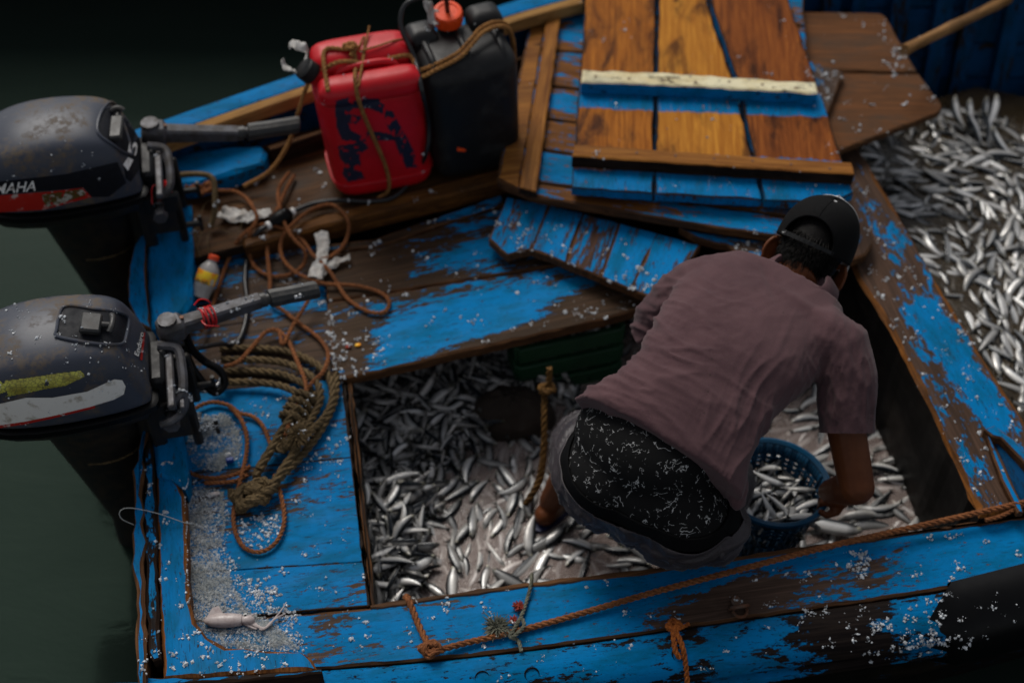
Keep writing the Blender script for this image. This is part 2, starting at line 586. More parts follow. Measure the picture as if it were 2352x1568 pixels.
M['raw'] = wood('raw pine strip', None, w1=(.42, .24, .085), w2=(.22, .11, .035), dark=.25, rough=.6)
M['pine'] = wood('oiled orange pine', BLUE, wear=1.0, w1=(.47, .175, .028), w2=(.20, .062, .011), dark=.5, rough=.38, salt=.3, knots=True, stain=(.035, .014, .008))
M['batten'] = wood('oiled batten', None, w1=(.36, .155, .035), w2=(.15, .055, .014), dark=.4, rough=.42, knots=True)
M['cream'] = wood('cream painted batten', (0.72, 0.66, 0.45), wear=.20, w1=(.10, .055, .03), w2=(.02, .014, .01), stretch=4, paint2=(.60, .50, .28))
M['cover_blue'] = wood('hatch blue paint', (0.0, 0.165, 0.41), wear=.42, w1=(.26, .10, .022), w2=(.10, .04, .013), stretch=4, salt=.2)
M['cover_blue2'] = wood('streaked hatch paint', (0.0, 0.175, 0.45), wear=.20, w1=(.12, .06, .04), w2=(.04, .024, .018), stretch=6, salt=.3)
M['board'] = wood('hatch board paint', (0.0, 0.175, 0.45), wear=.50, w1=(.095, .058, .036), w2=(.035, .022, .014), stretch=5, salt=.45, sc=.9)
M['board_far'] = wood('hatch board paint nearly gone', (0.0, 0.15, 0.38), wear=.80, w1=(.085, .05, .03), w2=(.028, .018, .012), stretch=6, salt=.3, sc=.8)
M['ply'] = wood('wet plywood', None, w1=(.185, .072, .026), w2=(.075, .036, .018), dark=.75, rough=.45, stain=(.06, .042, .03), salt=.25)
M['far_hull'] = wood('brown hull', (.10, .022, .008), wear=.25, w1=(.05, .02, .01), w2=(.02, .01, .006))

def water_mat():
    m, nt, b = newmat('harbour water'); g = G(nt)
    c = g.coord()
    n = g.noise(g.map(c, (1.0, 2.6, 1)), 2.6, 6, .6, .4)
    g.put(b.inputs['Base Color'], g.mix(g.step(n, .3, .7), (.0125, .0200, .0160), (.0140, .0220, .0176)))
    b.inputs['Roughness'].default_value = .09
    b.inputs['IOR'].default_value = 1.33
    b.inputs['Specular Tint'].default_value = (.55, 1.0, .78, 1)
    b.inputs['Specular IOR Level'].default_value = .026
    g.put(b.inputs['Normal'], g.bump(n, .12, .03))
    return m
M['water'] = water_mat()
def murk_mat(name, c1, c2, alpha):
    m, nt, b = newmat(name); g = G(nt)
    c = g.coord()
    n = g.noise(c, 5, 6, .65, .8)
    n2 = g.noise(c, 26, 5, .65, .6)
    g.put(b.inputs['Base Color'], g.mix(g.step(n, .35, .7), c1, c2))
    g.put(b.inputs['Alpha'], g.step(n, .3, .7, alpha - .12, alpha + .1))
    b.inputs['Roughness'].default_value = .14
    b.inputs['IOR'].default_value = 1.33
    g.put(b.inputs['Normal'], g.bump(n2, .35, .006))
    return m
M['murk'] = murk_mat('milky fish water', (.50, .40, .365), (.33, .245, .215), .46)
M['murk2'] = murk_mat('brown fish water', (.052, .036, .018), (.018, .013, .007), .78)

def fish_mat():
    m, nt, b = newmat('sardine skin'); g = G(nt)
    col = g.attr('skin', 'Color')
    oi = g.n.new('ShaderNodeObjectInfo').outputs['Random']
    c = g.coord()
    sc = g.vor(g.map(c, (330, 330, 330)), 1.0)
    n = g.noise(c, 40, 4, .6)
    k = g.mix(g.step(n, .35, .7, 0, .35), col, (.22, .22, .22), 'MULTIPLY')
    k = g.mix(g.math('MULTIPLY', oi, .4), k, g.mix(.6, k, (.05, .06, .07)))
    g.put(b.inputs['Base Color'], k)
    b.inputs['Metallic'].default_value = .2
    g.put(b.inputs['Roughness'], g.step(n, .3, .7, .16, .38))
    g.put(b.inputs['Normal'], g.bump(sc, .18, .0006))
    return m
M['fish'] = fish_mat()
def cowl_mat():
    m, nt, b = newmat('dusty outboard cowl'); g = G(nt)
    c = g.coord()
    n = g.noise(c, 9, 7, .7)
    n2 = g.noise(c, 60, 5, .7)
    dust = g.math('MULTIPLY', g.step(n, .46, .62), g.step(n2, .36, .58))
    scr = g.step(g.noise(g.map(c, (30, 160, 90), (0, 0, 0), (0, 0, .6)), 1.0, 3, .6), .70, .74, 0, .5)
    k = g.mix(dust, (.046, .052, .070), (.110, .084, .060))
    k = g.mix(scr, k, (.2, .2, .2))
    g.put(b.inputs['Base Color'], k)
    g.put(b.inputs['Roughness'], g.mix(dust, (.36,) * 3, (.8,) * 3))
    b.inputs['Specular IOR Level'].default_value = .25
    g.put(b.inputs['Normal'], g.bump(n2, .10, .001))
    return m
M['cowl'] = cowl_mat()
M['black_plastic'] = plain('black plastic', (.006, .006, .0065), .5, spec=.3, vs=30, bump=.2)
M['black_rubber'] = plain('black rubber', (.003, .003, .0033), .34, spec=.14, vs=9, bump=.2, bs=40)
M['grime_black'] = plain('grimy black plastic', (.018, .018, .018), .5, col2=(.05, .045, .04), vs=40, lo=.45, hi=.7, bump=.3)
M['grey_metal'] = plain('grey cast alloy', (.075, .075, .085), .55, .25, col2=(.040, .034, .030), vs=30, bump=.25)
M['dark_metal'] = plain('dark painted alloy', (.012, .013, .014), .5, .1, spec=.3, col2=(.026, .020, .014), vs=30, bump=.3)
M['steel'] = plain('bright steel', (.62, .62, .62), .22, 1.0, vs=60, bump=.1)
M['rust'] = plain('rusty steel', (.09, .06, .045), .55, .6, col2=(.14, .05, .02), vs=40, bump=.5)
M['white_decal'] = plain('scuffed white sticker', (.85, .83, .80), .5, col2=(.33, .29, .25), vs=50, lo=.5, hi=.66, bump=.1)
M['cream_decal'] = plain('dirty cream sticker', (.80, .76, .70), .5, col2=(.42, .36, .28), vs=30, lo=.52, hi=.7, bump=.1)
M['red_decal'] = plain('worn red sticker', (.42, .012, .006), .45, col2=(.52, .40, .36), vs=38, lo=.60, hi=.64, bump=.1)
M['navy_decal'] = plain('navy sticker', (.006, .007, .011), .6, spec=.2, vs=40, bump=.05)
M['olive_decal'] = plain('stained sticker', (.10, .06, .012), .5, col2=(.42, .40, .34), vs=60, lo=.5, hi=.56, bump=.1)
def reflective():
    m, nt, b = newmat('yellow reflective tape'); g = G(nt)
    c = g.coord()
    v = g.vor(g.map(c, (110, 110, 110)), 1.0, 'DISTANCE_TO_EDGE')
    n = g.noise(c, 30, 5, .6)
    k = g.mix(g.step(n, .35, .65), (.60, .58, .10), (.34, .28, .05))
    g.put(b.inputs['Base Color'], g.mix(g.step(v, .02, .1), (.20, .19, .05), k))
    b.inputs['Roughness'].default_value = .3
    b.inputs['Metallic'].default_value = .3
    return m
M['yellow_tape'] = reflective()
M['red_can'] = plain('red plastic', (.55, .004, .012), .40, spec=.35, col2=(.42, .003, .008), vs=8, bump=.12, bs=45)
M['black_can'] = plain('black plastic can', (.0075, .0075, .008), .46, spec=.3, col2=(.022, .022, .021), vs=11, lo=.5, hi=.72, bump=.2, bs=40)
M['red_cap'] = plain('orange red cap', (.85, .075, .008), .45, spec=.3, vs=20, bump=.1)
M['blue_paint'] = plain('smeared navy paint', (.006, .008, .032), .55, vs=40, bump=.2)
def rope_mat(name, c1, c2, sc=140, rough=.85):
    m, nt, b = newmat(name); g = G(nt)
    c = g.coord()
    n = g.noise(c, sc, 4, .7)
    n2 = g.noise(c, 12, 4, .6)
    k = g.mix(g.step(n, .32, .68), c1, c2)
    k = g.mix(g.step(n2, .42, .68, 0, .5), k, tuple(x * .45 for x in c2))
    g.put(b.inputs['Base Color'], k)
    b.inputs['Roughness'].default_value = rough
    b.inputs['Specular IOR Level'].default_value = .2
    g.put(b.inputs['Normal'], g.bump(n, .6, .0015))
    return m
M['rope'] = rope_mat('brown twisted rope', (.29, .108, .038), (.125, .043, .016))
M['rope_tan'] = rope_mat('tan twisted rope', (.40, .20, .062), (.20, .085, .026))
M['rope_olive'] = rope_mat('olive wet rope', (.155, .105, .050), (.062, .042, .020))
M['rope_grey'] = rope_mat('grey green cord', (.19, .19, .145), (.085, .088, .065))
M['rope_orange'] = rope_mat('orange cord', (.44, .13, .022), (.20, .05, .012))
M['rope_dark'] = rope_mat('dark mustard rope', (.20, .10, .026), (.08, .04, .012))
M['wire_red'] = plain('red wire', (.50, .008, .010), .4, bump=0)
M['hose'] = plain('black rubber hose', (.010, .010, .011), .35, bump=.1)
M['cloth_white'] = plain('dirty white rag', (.50, .49, .47), .8, col2=(.30, .27, .24), vs=30, bump=.6, bs=120, bd=.002)
M['skin'] = plain('tanned skin', (.125, .038, .012), .5, spec=.2, col2=(.092, .027, .009), vs=12, bump=.25, bs=180, bd=.0006)
M['hair'] = plain('short black hair', (.0045, .0035, .003), .6, spec=.15, vs=60, bump=.9, bs=240, bd=.002)
def shirt_mat():
    m, nt, b = newmat('faded mauve cotton'); g = G(nt)
    c = g.coord()
    n = g.noise(c, 7, 6, .65)
    f = g.noise(c, 620, 3, .7)
    k = g.mix(g.step(n, .35, .72), (.094, .050, .055), (.060, .031, .036))
    k = g.mix(g.step(f, .38, .7, 0, .5), k, (.118, .072, .075))
    spots = g.vor(g.map(c, (42, 42, 42)), 1.0)
    sm = g.math('MULTIPLY', g.step(spots, .07, .13, 1, 0), g.step(g.noise(c, 5, 4, .6), .55, .66))
    k = g.mix(g.math('MULTIPLY', sm, .7), k, (.045, .030, .030))
    wet = g.noise(g.map(c, (18, 18, 18), (4, 2, 9)), 1.4, 7, .7)
    x = g.sep(c)
    arm = g.math('MULTIPLY', g.step(x[0], .72, .80), g.step(x[2], .42, .30, 0, 1))
    k = g.mix(g.math('MULTIPLY', g.math('MULTIPLY', g.step(wet, .50, .58), arm), .75), k, (.038, .025, .026))
    g.put(b.inputs['Base Color'], k)
    b.inputs['Roughness'].default_value = .9
    b.inputs['Specular IOR Level'].default_value = .026
    b.inputs['Sheen Weight'].default_value = .12
    g.put(b.inputs['Normal'], g.bump(f, .35, .0008))
    return m
M['shirt'] = shirt_mat()
def shorts_mat():
    m, nt, b = newmat('purple grey sheen shorts'); g = G(nt)
    c = g.coord()
    f = g.noise(g.map(c, (1, 1, 1), (0, 0, 0), (.3, .5, .2)), 480, 3, .7)
    n = g.noise(g.map(c, (9, 3, 9)), 1.6, 5, .6)
    k = g.mix(g.step(f, .42, .64), (.003, .0018, .0026), (.034, .019, .027))
    k = g.mix(g.step(n, .4, .7, 0, .65), k, (.014, .010, .014))
    g.put(b.inputs['Base Color'], k)
    b.inputs['Roughness'].default_value = .5
    b.inputs['Sheen Weight'].default_value = .1
    g.put(b.inputs['Normal'], g.bump(f, .4, .001))
    return m
M['shorts'] = shorts_mat()
def under_mat():
    m, nt, b = newmat('black cloth with white scribbles'); g = G(nt)
    c = g.coord()
    d = g.n.new('ShaderNodeTexNoise'); g.l.new(c, d.inputs['Vector'])
    d.inputs['Scale'].default_value = 14; d.inputs['Detail'].default_value = 4
    a = g.n.new('ShaderNodeVectorMath'); a.operation = 'SCALE'; g.l.new(d.outputs['Color'], a.inputs[0]); a.inputs['Scale'].default_value = .11
    e = g.n.new('ShaderNodeVectorMath'); e.operation = 'ADD'; g.l.new(c, e.inputs[0]); g.l.new(a.outputs[0], e.inputs[1])
    v1 = g.vor(g.map(e.outputs[0], (40, 40, 40)), 1.0, 'DISTANCE_TO_EDGE')
    v2 = g.vor(g.map(e.outputs[0], (70, 70, 70), (3, 1, 2)), 1.0, 'DISTANCE_TO_EDGE')
    brk = g.noise(c, 38, 3, .6)
    brk2 = g.noise(g.map(c, (1, 1, 1), (5, 5, 5)), 48, 3, .6)
    l1 = g.math('MULTIPLY', g.step(v1, .012, .042, 1, 0), g.step(brk, .54, .58))
    l2 = g.math('MULTIPLY', g.step(v2, .012, .05, 1, 0), g.step(brk2, .60, .64))
    g.put(b.inputs['Base Color'], g.mix(g.math('MAXIMUM', l1, l2), (.0028, .0028, .003), (.36, .36, .36)))
    b.inputs['Roughness'].default_value = .85
    b.inputs['Specular IOR Level'].default_value = .2
    return m
M['under'] = under_mat()
M['black_cloth'] = plain('black elastic', (.003, .003, .0035), .9, spec=.1, bump=.3, bs=300)
def mesh_cap():
    m, nt, b = newmat('black mesh cap'); g = G(nt)
    c = g.coord()
    v = g.vor(g.map(c, (300, 300, 300)), 1.0, rand=.25)
    g.put(b.inputs['Base Color'], g.mix(g.step(v, .25, .45), (.0010, .0010, .0010), (.0042, .0042, .0045)))
    b.inputs['Roughness'].default_value = .85
    b.inputs['Specular IOR Level'].default_value = .12
    g.put(b.inputs['Normal'], g.bump(v, .5, .001))
    return m
M['cap'] = mesh_cap()
M['white_cloth'] = plain('white cap cloth', (.62, .62, .62), .8, bump=.2, bs=300)
M['bucket'] = plain('blue plastic bucket', (.006, .075, .16), .35, vs=10, bump=.1)
M['green'] = plain('dark green crate plastic', (.004, .060, .020), .55, vs=9, bump=.3)
M['sack'] = plain('dark wet sacking', (.030, .019, .012), .8, vs=12, bump=.6, bs=60, bd=.004)
M['ice'] = plain('crushed ice', (.66, .69, .72), .30, vs=50, var=.55, spec=.6, bump=.5, bs=200)
def slush():
    m, nt, b = newmat('grey ice slush'); g = G(nt)
    c = g.coord()
    n = g.noise(c, 120, 5, .75)
    n2 = g.noise(c, 14, 5, .65)
    k = g.mix(g.step(n, .45, .68), (.17, .185, .185), (.52, .55, .56))
    k = g.mix(g.step(n2, .4, .65, 0, .6), k, (.09, .11, .11))
    g.put(b.inputs['Base Color'], k)
    g.put(b.inputs['Alpha'], g.step(g.math('ADD', g.math('MULTIPLY', n2, .6), g.math('MULTIPLY', n, .4)), .42, .60, 0, .85))
    b.inputs['Roughness'].default_value = .35
    g.put(b.inputs['Normal'], g.bump(n, .8, .003))
    return m
M['slush'] = slush()
M['squid'] = plain('pale squid flesh', (.46, .40, .385), .32, col2=(.33, .26, .25), vs=60, lo=.45, hi=.7, bump=.15, bs=120)
M['eye_white'] = plain('eye white', (.6, .6, .58), .2, bump=0)
M['eye_black'] = plain('eye black', (.004, .004, .004), .15, bump=0)
M['bamboo'] = wood('bamboo pole', None, w1=(.36, .20, .085), w2=(.16, .08, .03), dark=.4, rough=.5)
M['orange_cap'] = plain('orange screw cap', (.80, .075, .012), .4, bump=0)
M['clear'] = plain('cloudy clear plastic', (.42, .40, .38), .15, bump=.05, var=.1)
M['label_yel'] = plain('yellow orange label', (1.0, .66, .02), .4, col2=(1.0, .34, .01), vs=26, lo=.45, hi=.55, bump=0)
M['label_white'] = plain('white label print', (.7, .68, .55), .4, bump=0)
M['green_ink'] = plain('green label ink', (.01, .12, .05), .4, bump=0)
M['red_thread'] = plain('red thread', (.30, .03, .012), .8, bump=.2)
M['navy_sole'] = plain('navy sandal', (.008, .014, .06), .5, bump=.2)
M['tan_sole'] = plain('worn insole', (.24, .19, .18), .7, bump=.3)
M['cyan_bit'] = plain('blue plastic bit', (.01, .05, .30), .4, bump=0)
M['clear_line'] = plain('fishing line', (.45, .45, .42), .3, bump=0)
# ------------------------------------------------------------------ water
wm = MB()
wm.add([(-60, -30, -.45), (60, -30, -.45), (60, 90, -.45), (-60, 90, -.45)], [(0, 1, 2, 3)])
water = wm.build('water', M['water'], smooth=False)
tag(water, 'dark green still harbour water around the boat', 'water', kind='structure')

# a second boat moored beyond: only the foot of its brown side shows, and its dark mirror image
fb = thing('moored_boat', P(500, -8, -.45), 'dark brown hull of a boat moored beyond the water at the top edge', 'boat')
a, c = P(-900, -14, -.45), P(1900, 2, -.45)
dv = (c - a)
for k in range(3):
    z0, z1 = -.47 + k * .24, -.47 + (k + 1) * .24 - .012
    q = Vector((0, .06, 0)) * k * -.4
    mb = MB()
    mb.add([a + q + UP * (z0 + .45), c + q + UP * (z0 + .45), c + q + UP * (z1 + .45), a + q + UP * (z1 + .45),
            a + q + UP * (z0 + .45) + Vector((0, .06, 0)), c + q + UP * (z0 + .45) + Vector((0, .06, 0)), c + q + UP * (z1 + .45) + Vector((0, .06, 0)), a + q + UP * (z1 + .45) + Vector((0, .06, 0))],
           [(0, 1, 2, 3), (7, 6, 5, 4), (3, 2, 6, 7), (0, 4, 5, 1)])
    set_gc(mb.build('hull_plank', M['far_hull'], fb, smooth=False), dv)
mb = MB()
mb.box((a + c) / 2 + Vector((0, .9, 0)) + UP * .36, dv * .5, Vector((0, .85, 0)), UP * .06)
set_gc(mb.build('deck', M['far_hull'], fb, smooth=False), dv)

# ------------------------------------------------------------------ the fishing boat
boat = thing('fishing_boat', P(1150, 1000, -.5), 'open wooden fishing boat with chipped blue paint', 'fishing boat')

def strip(name, L, Rr, z, thick, mats, parent, gap=.003, grain=LON):
    """boards between two picture polylines given as lists of end points"""
    out = []
    for (l0, r0), (l1, r1) in zip(zip(L, Rr), zip(L[1:], Rr[1:])):
        q = [P(*l0, z), P(*r0, z), P(*r1, z), P(*l1, z)]
        cen = sum(q, Vector()) / 4
        up = ((q[0] + q[1]) - (q[2] + q[3])).normalized()
        q = [q[0] - up * gap, q[1] - up * gap, q[2] + up * gap, q[3] + up * gap]
        m = mats
        out.append(slab(name, q, thick, m, parent, grain=grain, bevel=.0022, jit=.0008))
    return out

gS = P(2100, 1222) - P(850, 1393); gS.z = 0
gR = P(2190, 1348) - P(380, 1557); gR.z = 0
gBm = P(1962, 622) - P(2250, 1186); gBm.z = 0
gD = P(1400, 600) - P(800, 730); gD.z = 0
M['side'] = wood('side deck paint', BLUE, wear=.22, salt=.25, w1=(.12, .075, .055), w2=(.05, .032, .024), stretch=3.4, sg=gS,
                 spots=[(1690, 1385, 0, .10, .07, -.17), (1600, 1410, 0, .10, .05, -.12), (1840, 1330, 0, .12, .05, -.09), (2050, 1300, 0, .10, .05, -.07), (1150, 1390, 0, .35, .08, .06), (2200, 1260, 0, .2, .06, .05)])
M['rail'] = wood('rub rail paint', BLUE, wear=.56, w1=(.026, .019, .016), w2=(.008, .006, .006), salt=.2, stretch=2.6, dark=.3, sg=gR,
                 spots=[(1700, 1480, 0, .22, .05, .07), (1420, 1515, 0, .18, .05, .08), (2090, 1425, 0, .10, .05, .09), (1950, 1430, 0, .10, .06, -.08), (1000, 1530, 0, .3, .05, .06)])
M['beam'] = wood('beam worn paint', BLUE, wear=.80, salt=.5, w1=(.115, .066, .045), w2=(.045, .028, .02), stretch=2.2, sg=gBm,
                 spots=[(2240, 880, .03, .12, .05, .13), (2180, 800, .03, .12, .05, .11), (2285, 960, .03, .10, .05, .11), (2120, 720, .03, .10, .05, .05), (2250, 1090, .03, .10, .06, .05)])
M['board'] = wood('hatch board paint', (0.0, 0.180, 0.455), wear=.66, w1=(.085, .050, .030), w2=(.032, .020, .012), stretch=4.2, salt=.45, sc=.95, sg=gD,
                  spots=[(960, 780, .02, .14, .07, .10), (1080, 730, .02, .16, .08, .15), (1190, 690, .02, .14, .07, .13), (1320, 650, .02, .12, .05, .08), (800, 800, .02, .08, .12, -.14), (1300, 740, .02, .4, .022, -.10)])
M['board_far'] = wood('hatch board paint nearly gone', (0.0, 0.15, 0.38), wear=.74, w1=(.075, .043, .025), w2=(.026, .016, .010), stretch=4.6, salt=.3, sc=.9, sg=gD,
                      spots=[(1040, 590, .02, .14, .05, .10), (1200, 560, .02, .16, .05, .08), (1060, 490, .02, .10, .04, .10), (830, 630, .02, .12, .09, -.10)])
# aft deck boards
Lx = [(385, 470), (395, 640), (400, 765), (402, 905), (400, 1090), (385, 1318), (378, 1428)]
Rx = [(740, 430), (738, 560), (752, 712), (784, 868), (806, 1050), (836, 1289), (850, 1390)]
deck = slab('deck_base', [P(330, 480, -.035), P(735, 430, -.035), P(780, 868, -.035), P(850, 1390, -.035), P(850, 1500, -.035), P(340, 1560, -.035)], .02, [M['edge_dark']], boat, grain=LON)
for i, s in enumerate(strip('deck_plank', Lx, Rx, 0.0, .03, [M['deck'], M['deck_worn']], deck, gap=.0008)):
    if i < 3: s.data.materials[0] = M['deck_worn']
# the long side deck plank towards the quay
sd_top = [(378, 1431), (664, 1411), (850, 1393), (1180, 1346), (1500, 1309), (1850, 1258), (2100, 1222), (2420, 1178), (2900, 1112)]
sd_bot = [(2900, 1180), (2420, 1292), (2190, 1347), (2000, 1377), (1600, 1434), (1300, 1478), (1000, 1512), (740, 1533), (380, 1556)]
slab('side_deck', [P(*p, 0.0) for p in sd_top + sd_bot], .04, [M['side'], M['edge']], boat, grain=gS, bevel=.006, off=(0, 0, 0))
# bare lip along the hold side of the plank
slab('side_lip', [P(*p, .004) for p in [(850, 1388), (1180, 1341), (1500, 1304), (1850, 1253), (2100, 1217), (2420, 1173), (2900, 1107), (2900, 1114), (2420, 1180), (2100, 1226), (1850, 1263), (1500, 1314), (1180, 1351), (850, 1398)]], .05, [M['edge']], boat, grain=LON, jit=.003, bevel=.003)

# rub rail outside it
rp = [P(*p, 0.0) for p in [(250, 1562), (380, 1557), (740, 1534), (1000, 1513), (1300, 1479), (1600, 1435), (2000, 1378), (2190, 1348), (2420, 1290), (2600, 1246), (2900, 1178)]]
rpath = spline(rp, .03)
rail_prof = [(.003, -.05), (.005, -.004), (.012, .004), (.045, .004), (.082, -.006), (.108, -.030), (.118, -.055), (.112, -.068), (.102, -.070), (.104, -.078), (.125, -.085), (.128, -.10), (.10, -.112), (.06, -.12)]
rr_o = loft('rub_rail', rpath, rail_prof, M['rail'], boat, flip=1)
rr_o.data.attributes.remove(rr_o.data.attributes['gc']); set_gc(rr_o, gR, (0, 0, 0))
hull_prof = [(.055, -.10), (.075, -.25), (.03, -.5), (-.08, -.85)]
loft('hull_side', rpath, hull_prof, M['black_wood'], boat)
# bolt holes in the rail (dark sockets with a worn lip)
for (hx, hy) in ((1222, 1549), (1108, 1557), (1560, 1502)):
    c = P(hx, hy, -.004)
    mb = MB()
    nrm = Vector((0, -.42, .9)).normalized(); u = LON; v = nrm.cross(u)
    rr = []
    for rad, dp in ((.019, .000), (.0165, .004), (.0145, .002), (.0135, -.006), (.012, -.03)):
        rr.append([c + u * rad * math.cos(t * math.pi / 9) * 1.05 + v * rad * math.sin(t * math.pi / 9) + nrm * dp for t in range(18)])
    mb.rings(rr, 0, cap=False)
    n0 = len(mb.v) - 18
    mb.f.append(tuple(range(n0, n0 + 18))); mb.m.append(0)
    set_gc(mb.build('bolt_hole', M['black_wood'], boat), LON)
# black rubber sleeve over the forward end of the rail
fp = [P(*p, 0.0) for p in [(2178, 1350), (2190, 1348), (2420, 1290), (2600, 1246), (2900, 1178)]]
fpath = spline(fp, .02)
fprof = [(.02, -.03), (-.012, .004), (-.006, .022), (.02, .030), (.055, .026), (.095, .008), (.125, -.022), (.140, -.06), (.142, -.10), (.135, -.15), (.10, -.19), (.06, -.2)]
loft('rubber_sleeve', fpath, fprof, M['black_rubber'], boat, closed_prof=True)

# coaming along the aft side of the hold
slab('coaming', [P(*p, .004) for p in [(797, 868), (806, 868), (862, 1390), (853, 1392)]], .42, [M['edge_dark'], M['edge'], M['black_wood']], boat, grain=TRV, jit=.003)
slab('deck_trim', [P(*p, .002) for p in [(786, 868), (793, 868), (849, 1392), (842, 1392)]], .03, [M['edge_dark']], boat, grain=TRV, jit=.003)
# hold floor and the wall under the side deck
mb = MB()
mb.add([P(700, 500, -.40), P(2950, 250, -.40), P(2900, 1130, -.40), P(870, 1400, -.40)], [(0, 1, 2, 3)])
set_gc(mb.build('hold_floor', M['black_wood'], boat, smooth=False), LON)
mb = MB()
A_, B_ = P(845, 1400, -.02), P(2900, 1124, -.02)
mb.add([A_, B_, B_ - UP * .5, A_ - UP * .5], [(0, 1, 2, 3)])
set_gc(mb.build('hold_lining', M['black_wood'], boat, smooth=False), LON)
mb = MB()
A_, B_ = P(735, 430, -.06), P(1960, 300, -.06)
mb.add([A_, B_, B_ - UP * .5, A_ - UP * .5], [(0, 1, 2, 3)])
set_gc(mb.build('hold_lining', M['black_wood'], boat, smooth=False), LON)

# wide cross beam between the two holds
bl = [(1890, 380), (1925, 520), (1962, 622), (2055, 775), (2150, 965), (2200, 1075), (2250, 1186)]
br = [(2420, 1060), (2352, 962), (2262, 822), (2150, 640), (2052, 470), (1985, 360), (1950, 300)]
slab('cross_beam', [P(*p, .030) for p in bl + [(2420, 1158)] + br], .5, [M['beam'], M['beam_edge'], M['black_wood']], boat, grain=gBm, bevel=.012, jit=.003, off=(0, 0, 0))
# chock with a slot on the beam's near end
ch = thing  # (kept as part of the boat)
slab('chock', [P(*p, .062) for p in [(2262, 985), (2285, 975), (2330, 1010), (2420, 1110), (2420, 1128), (2360, 1070), (2300, 1005), (2278, 1000)]], .035, [M['side'], M['edge']], boat, grain=P(2262, 985) - P(2420, 1110))
slab('chock', [P(*p, .050) for p in [(2262, 990), (2276, 1005), (2330, 1120), (2352, 1175), (2338, 1176), (2300, 1100)]], .02, [M['side'], M['edge']], boat, grain=P(2262, 985) - P(2350, 1170))
slab('chock_slot', [P(*p, .034) for p in [(2280, 1006), (2300, 1010), (2420, 1136), (2420, 1165), (2356, 1172)]], .003, [M['navy']], boat, grain=P(2262, 985) - P(2350, 1170))

# far side: inner planking, frames and gunwale
gp = [P(*p, .20) for p in [(250, 343), (310, 322), (480, 262), (700, 186), (950, 104), (1220, 12)]] + [Vector((.55, 4.06, .20)), Vector((1.3, 4.16, .20)), Vector((2.4, 4.14, .20)), Vector((3.4, 3.95, .2))]
gpath = spline(gp, .05)
loft('gunwale', gpath, [(-.035, .0), (-.033, .012), (-.005, .018), (.028, .012), (.033, 0), (.03, -.05), (-.03, -.05)], M['knee'], boat, flip=-1, closed_prof=True)
# raw pine strip nailed along its inner edge
gs = [p for p in gpath if -1.2 < p.x < .25]
loft('pine_strip', gs, [(-.072, -.030), (-.070, .004), (-.066, .010), (-.037, .012), (-.036, -.03)], M['raw'], boat, flip=-1, closed_prof=True)
def inner(path, d0, z0, d1, z1, name, mat):
    return loft(name, path, [(d0, z0), ((d0 + d1) / 2, (z0 + z1) / 2), (d1, z1)], mat, boat, flip=-1)
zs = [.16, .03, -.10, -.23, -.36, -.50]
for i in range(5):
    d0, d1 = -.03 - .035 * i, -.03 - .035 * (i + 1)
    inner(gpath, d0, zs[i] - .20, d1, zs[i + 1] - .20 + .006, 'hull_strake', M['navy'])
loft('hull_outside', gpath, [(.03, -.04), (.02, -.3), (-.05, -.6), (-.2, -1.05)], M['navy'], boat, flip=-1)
for x in np.arange(.95, 2.6, .135):
    j = min(range(len(gpath)), key=lambda i: abs(gpath[i].x - x))
    p = gpath[j]; t = (gpath[j + 1] - gpath[j - 1]).normalized(); od = Vector((-t.y, t.x, 0)) * -1
    mb = MB()
    w_ = .022 + .01 * random.random()
    mb.add([p + od * d + t * s * w_ + UP * z for (d, z) in ((.03, -.03), (.075, -.03), (.25, -.70), (.20, -.70)) for s in (-1, 1)],
           [(0, 1, 3, 2), (2, 3, 5, 4), (4, 5, 7, 6), (6, 7, 1, 0), (0, 2, 4, 6), (1, 7, 5, 3)])
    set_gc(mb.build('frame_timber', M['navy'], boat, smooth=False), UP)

# stern shelf that carries the cans
sh = slab('shelf', [P(*p, .055) for p in [(380, 410), (560, 330), (760, 285), (1000, 215), (1230, 140), (1260, 330), (1140, 418), (730, 520), (440, 596), (385, 600)]], .03, [M['shelf'], M['edge_dark']], boat, grain=P(1130, 400) - P(730, 500))
slab('shelf_beam', [P(*p, .062) for p in [(728, 497), (1000, 424), (1200, 368), (1210, 392), (1140, 420), (732, 522), (560, 568), (556, 545)]], .062, [M['shelf_beam'], M['shelf_beam']], boat, grain=P(1130, 400) - P(730, 500), bevel=.008)
slab('shelf_back', [P(*p, .12) for p in [(620, 345), (760, 300), (1000, 215), (1240, 120), (1238, 112), (1000, 205), (758, 290), (612, 335)]], .08, [M['shelf'], M['edge_dark']], boat, grain=P(1000, 215) - P(760, 300))
# curved blue quarter knee at the far corner of the stern
kn = slab('quarter_knee', [P(*p, .115) for p in [(330, 360), (400, 352), (520, 335), (600, 332), (614, 350), (604, 375), (540, 395), (450, 420), (385, 432), (340, 430)]], .06, [M['knee'], M['transom']], boat, grain=LON, bevel=.012)
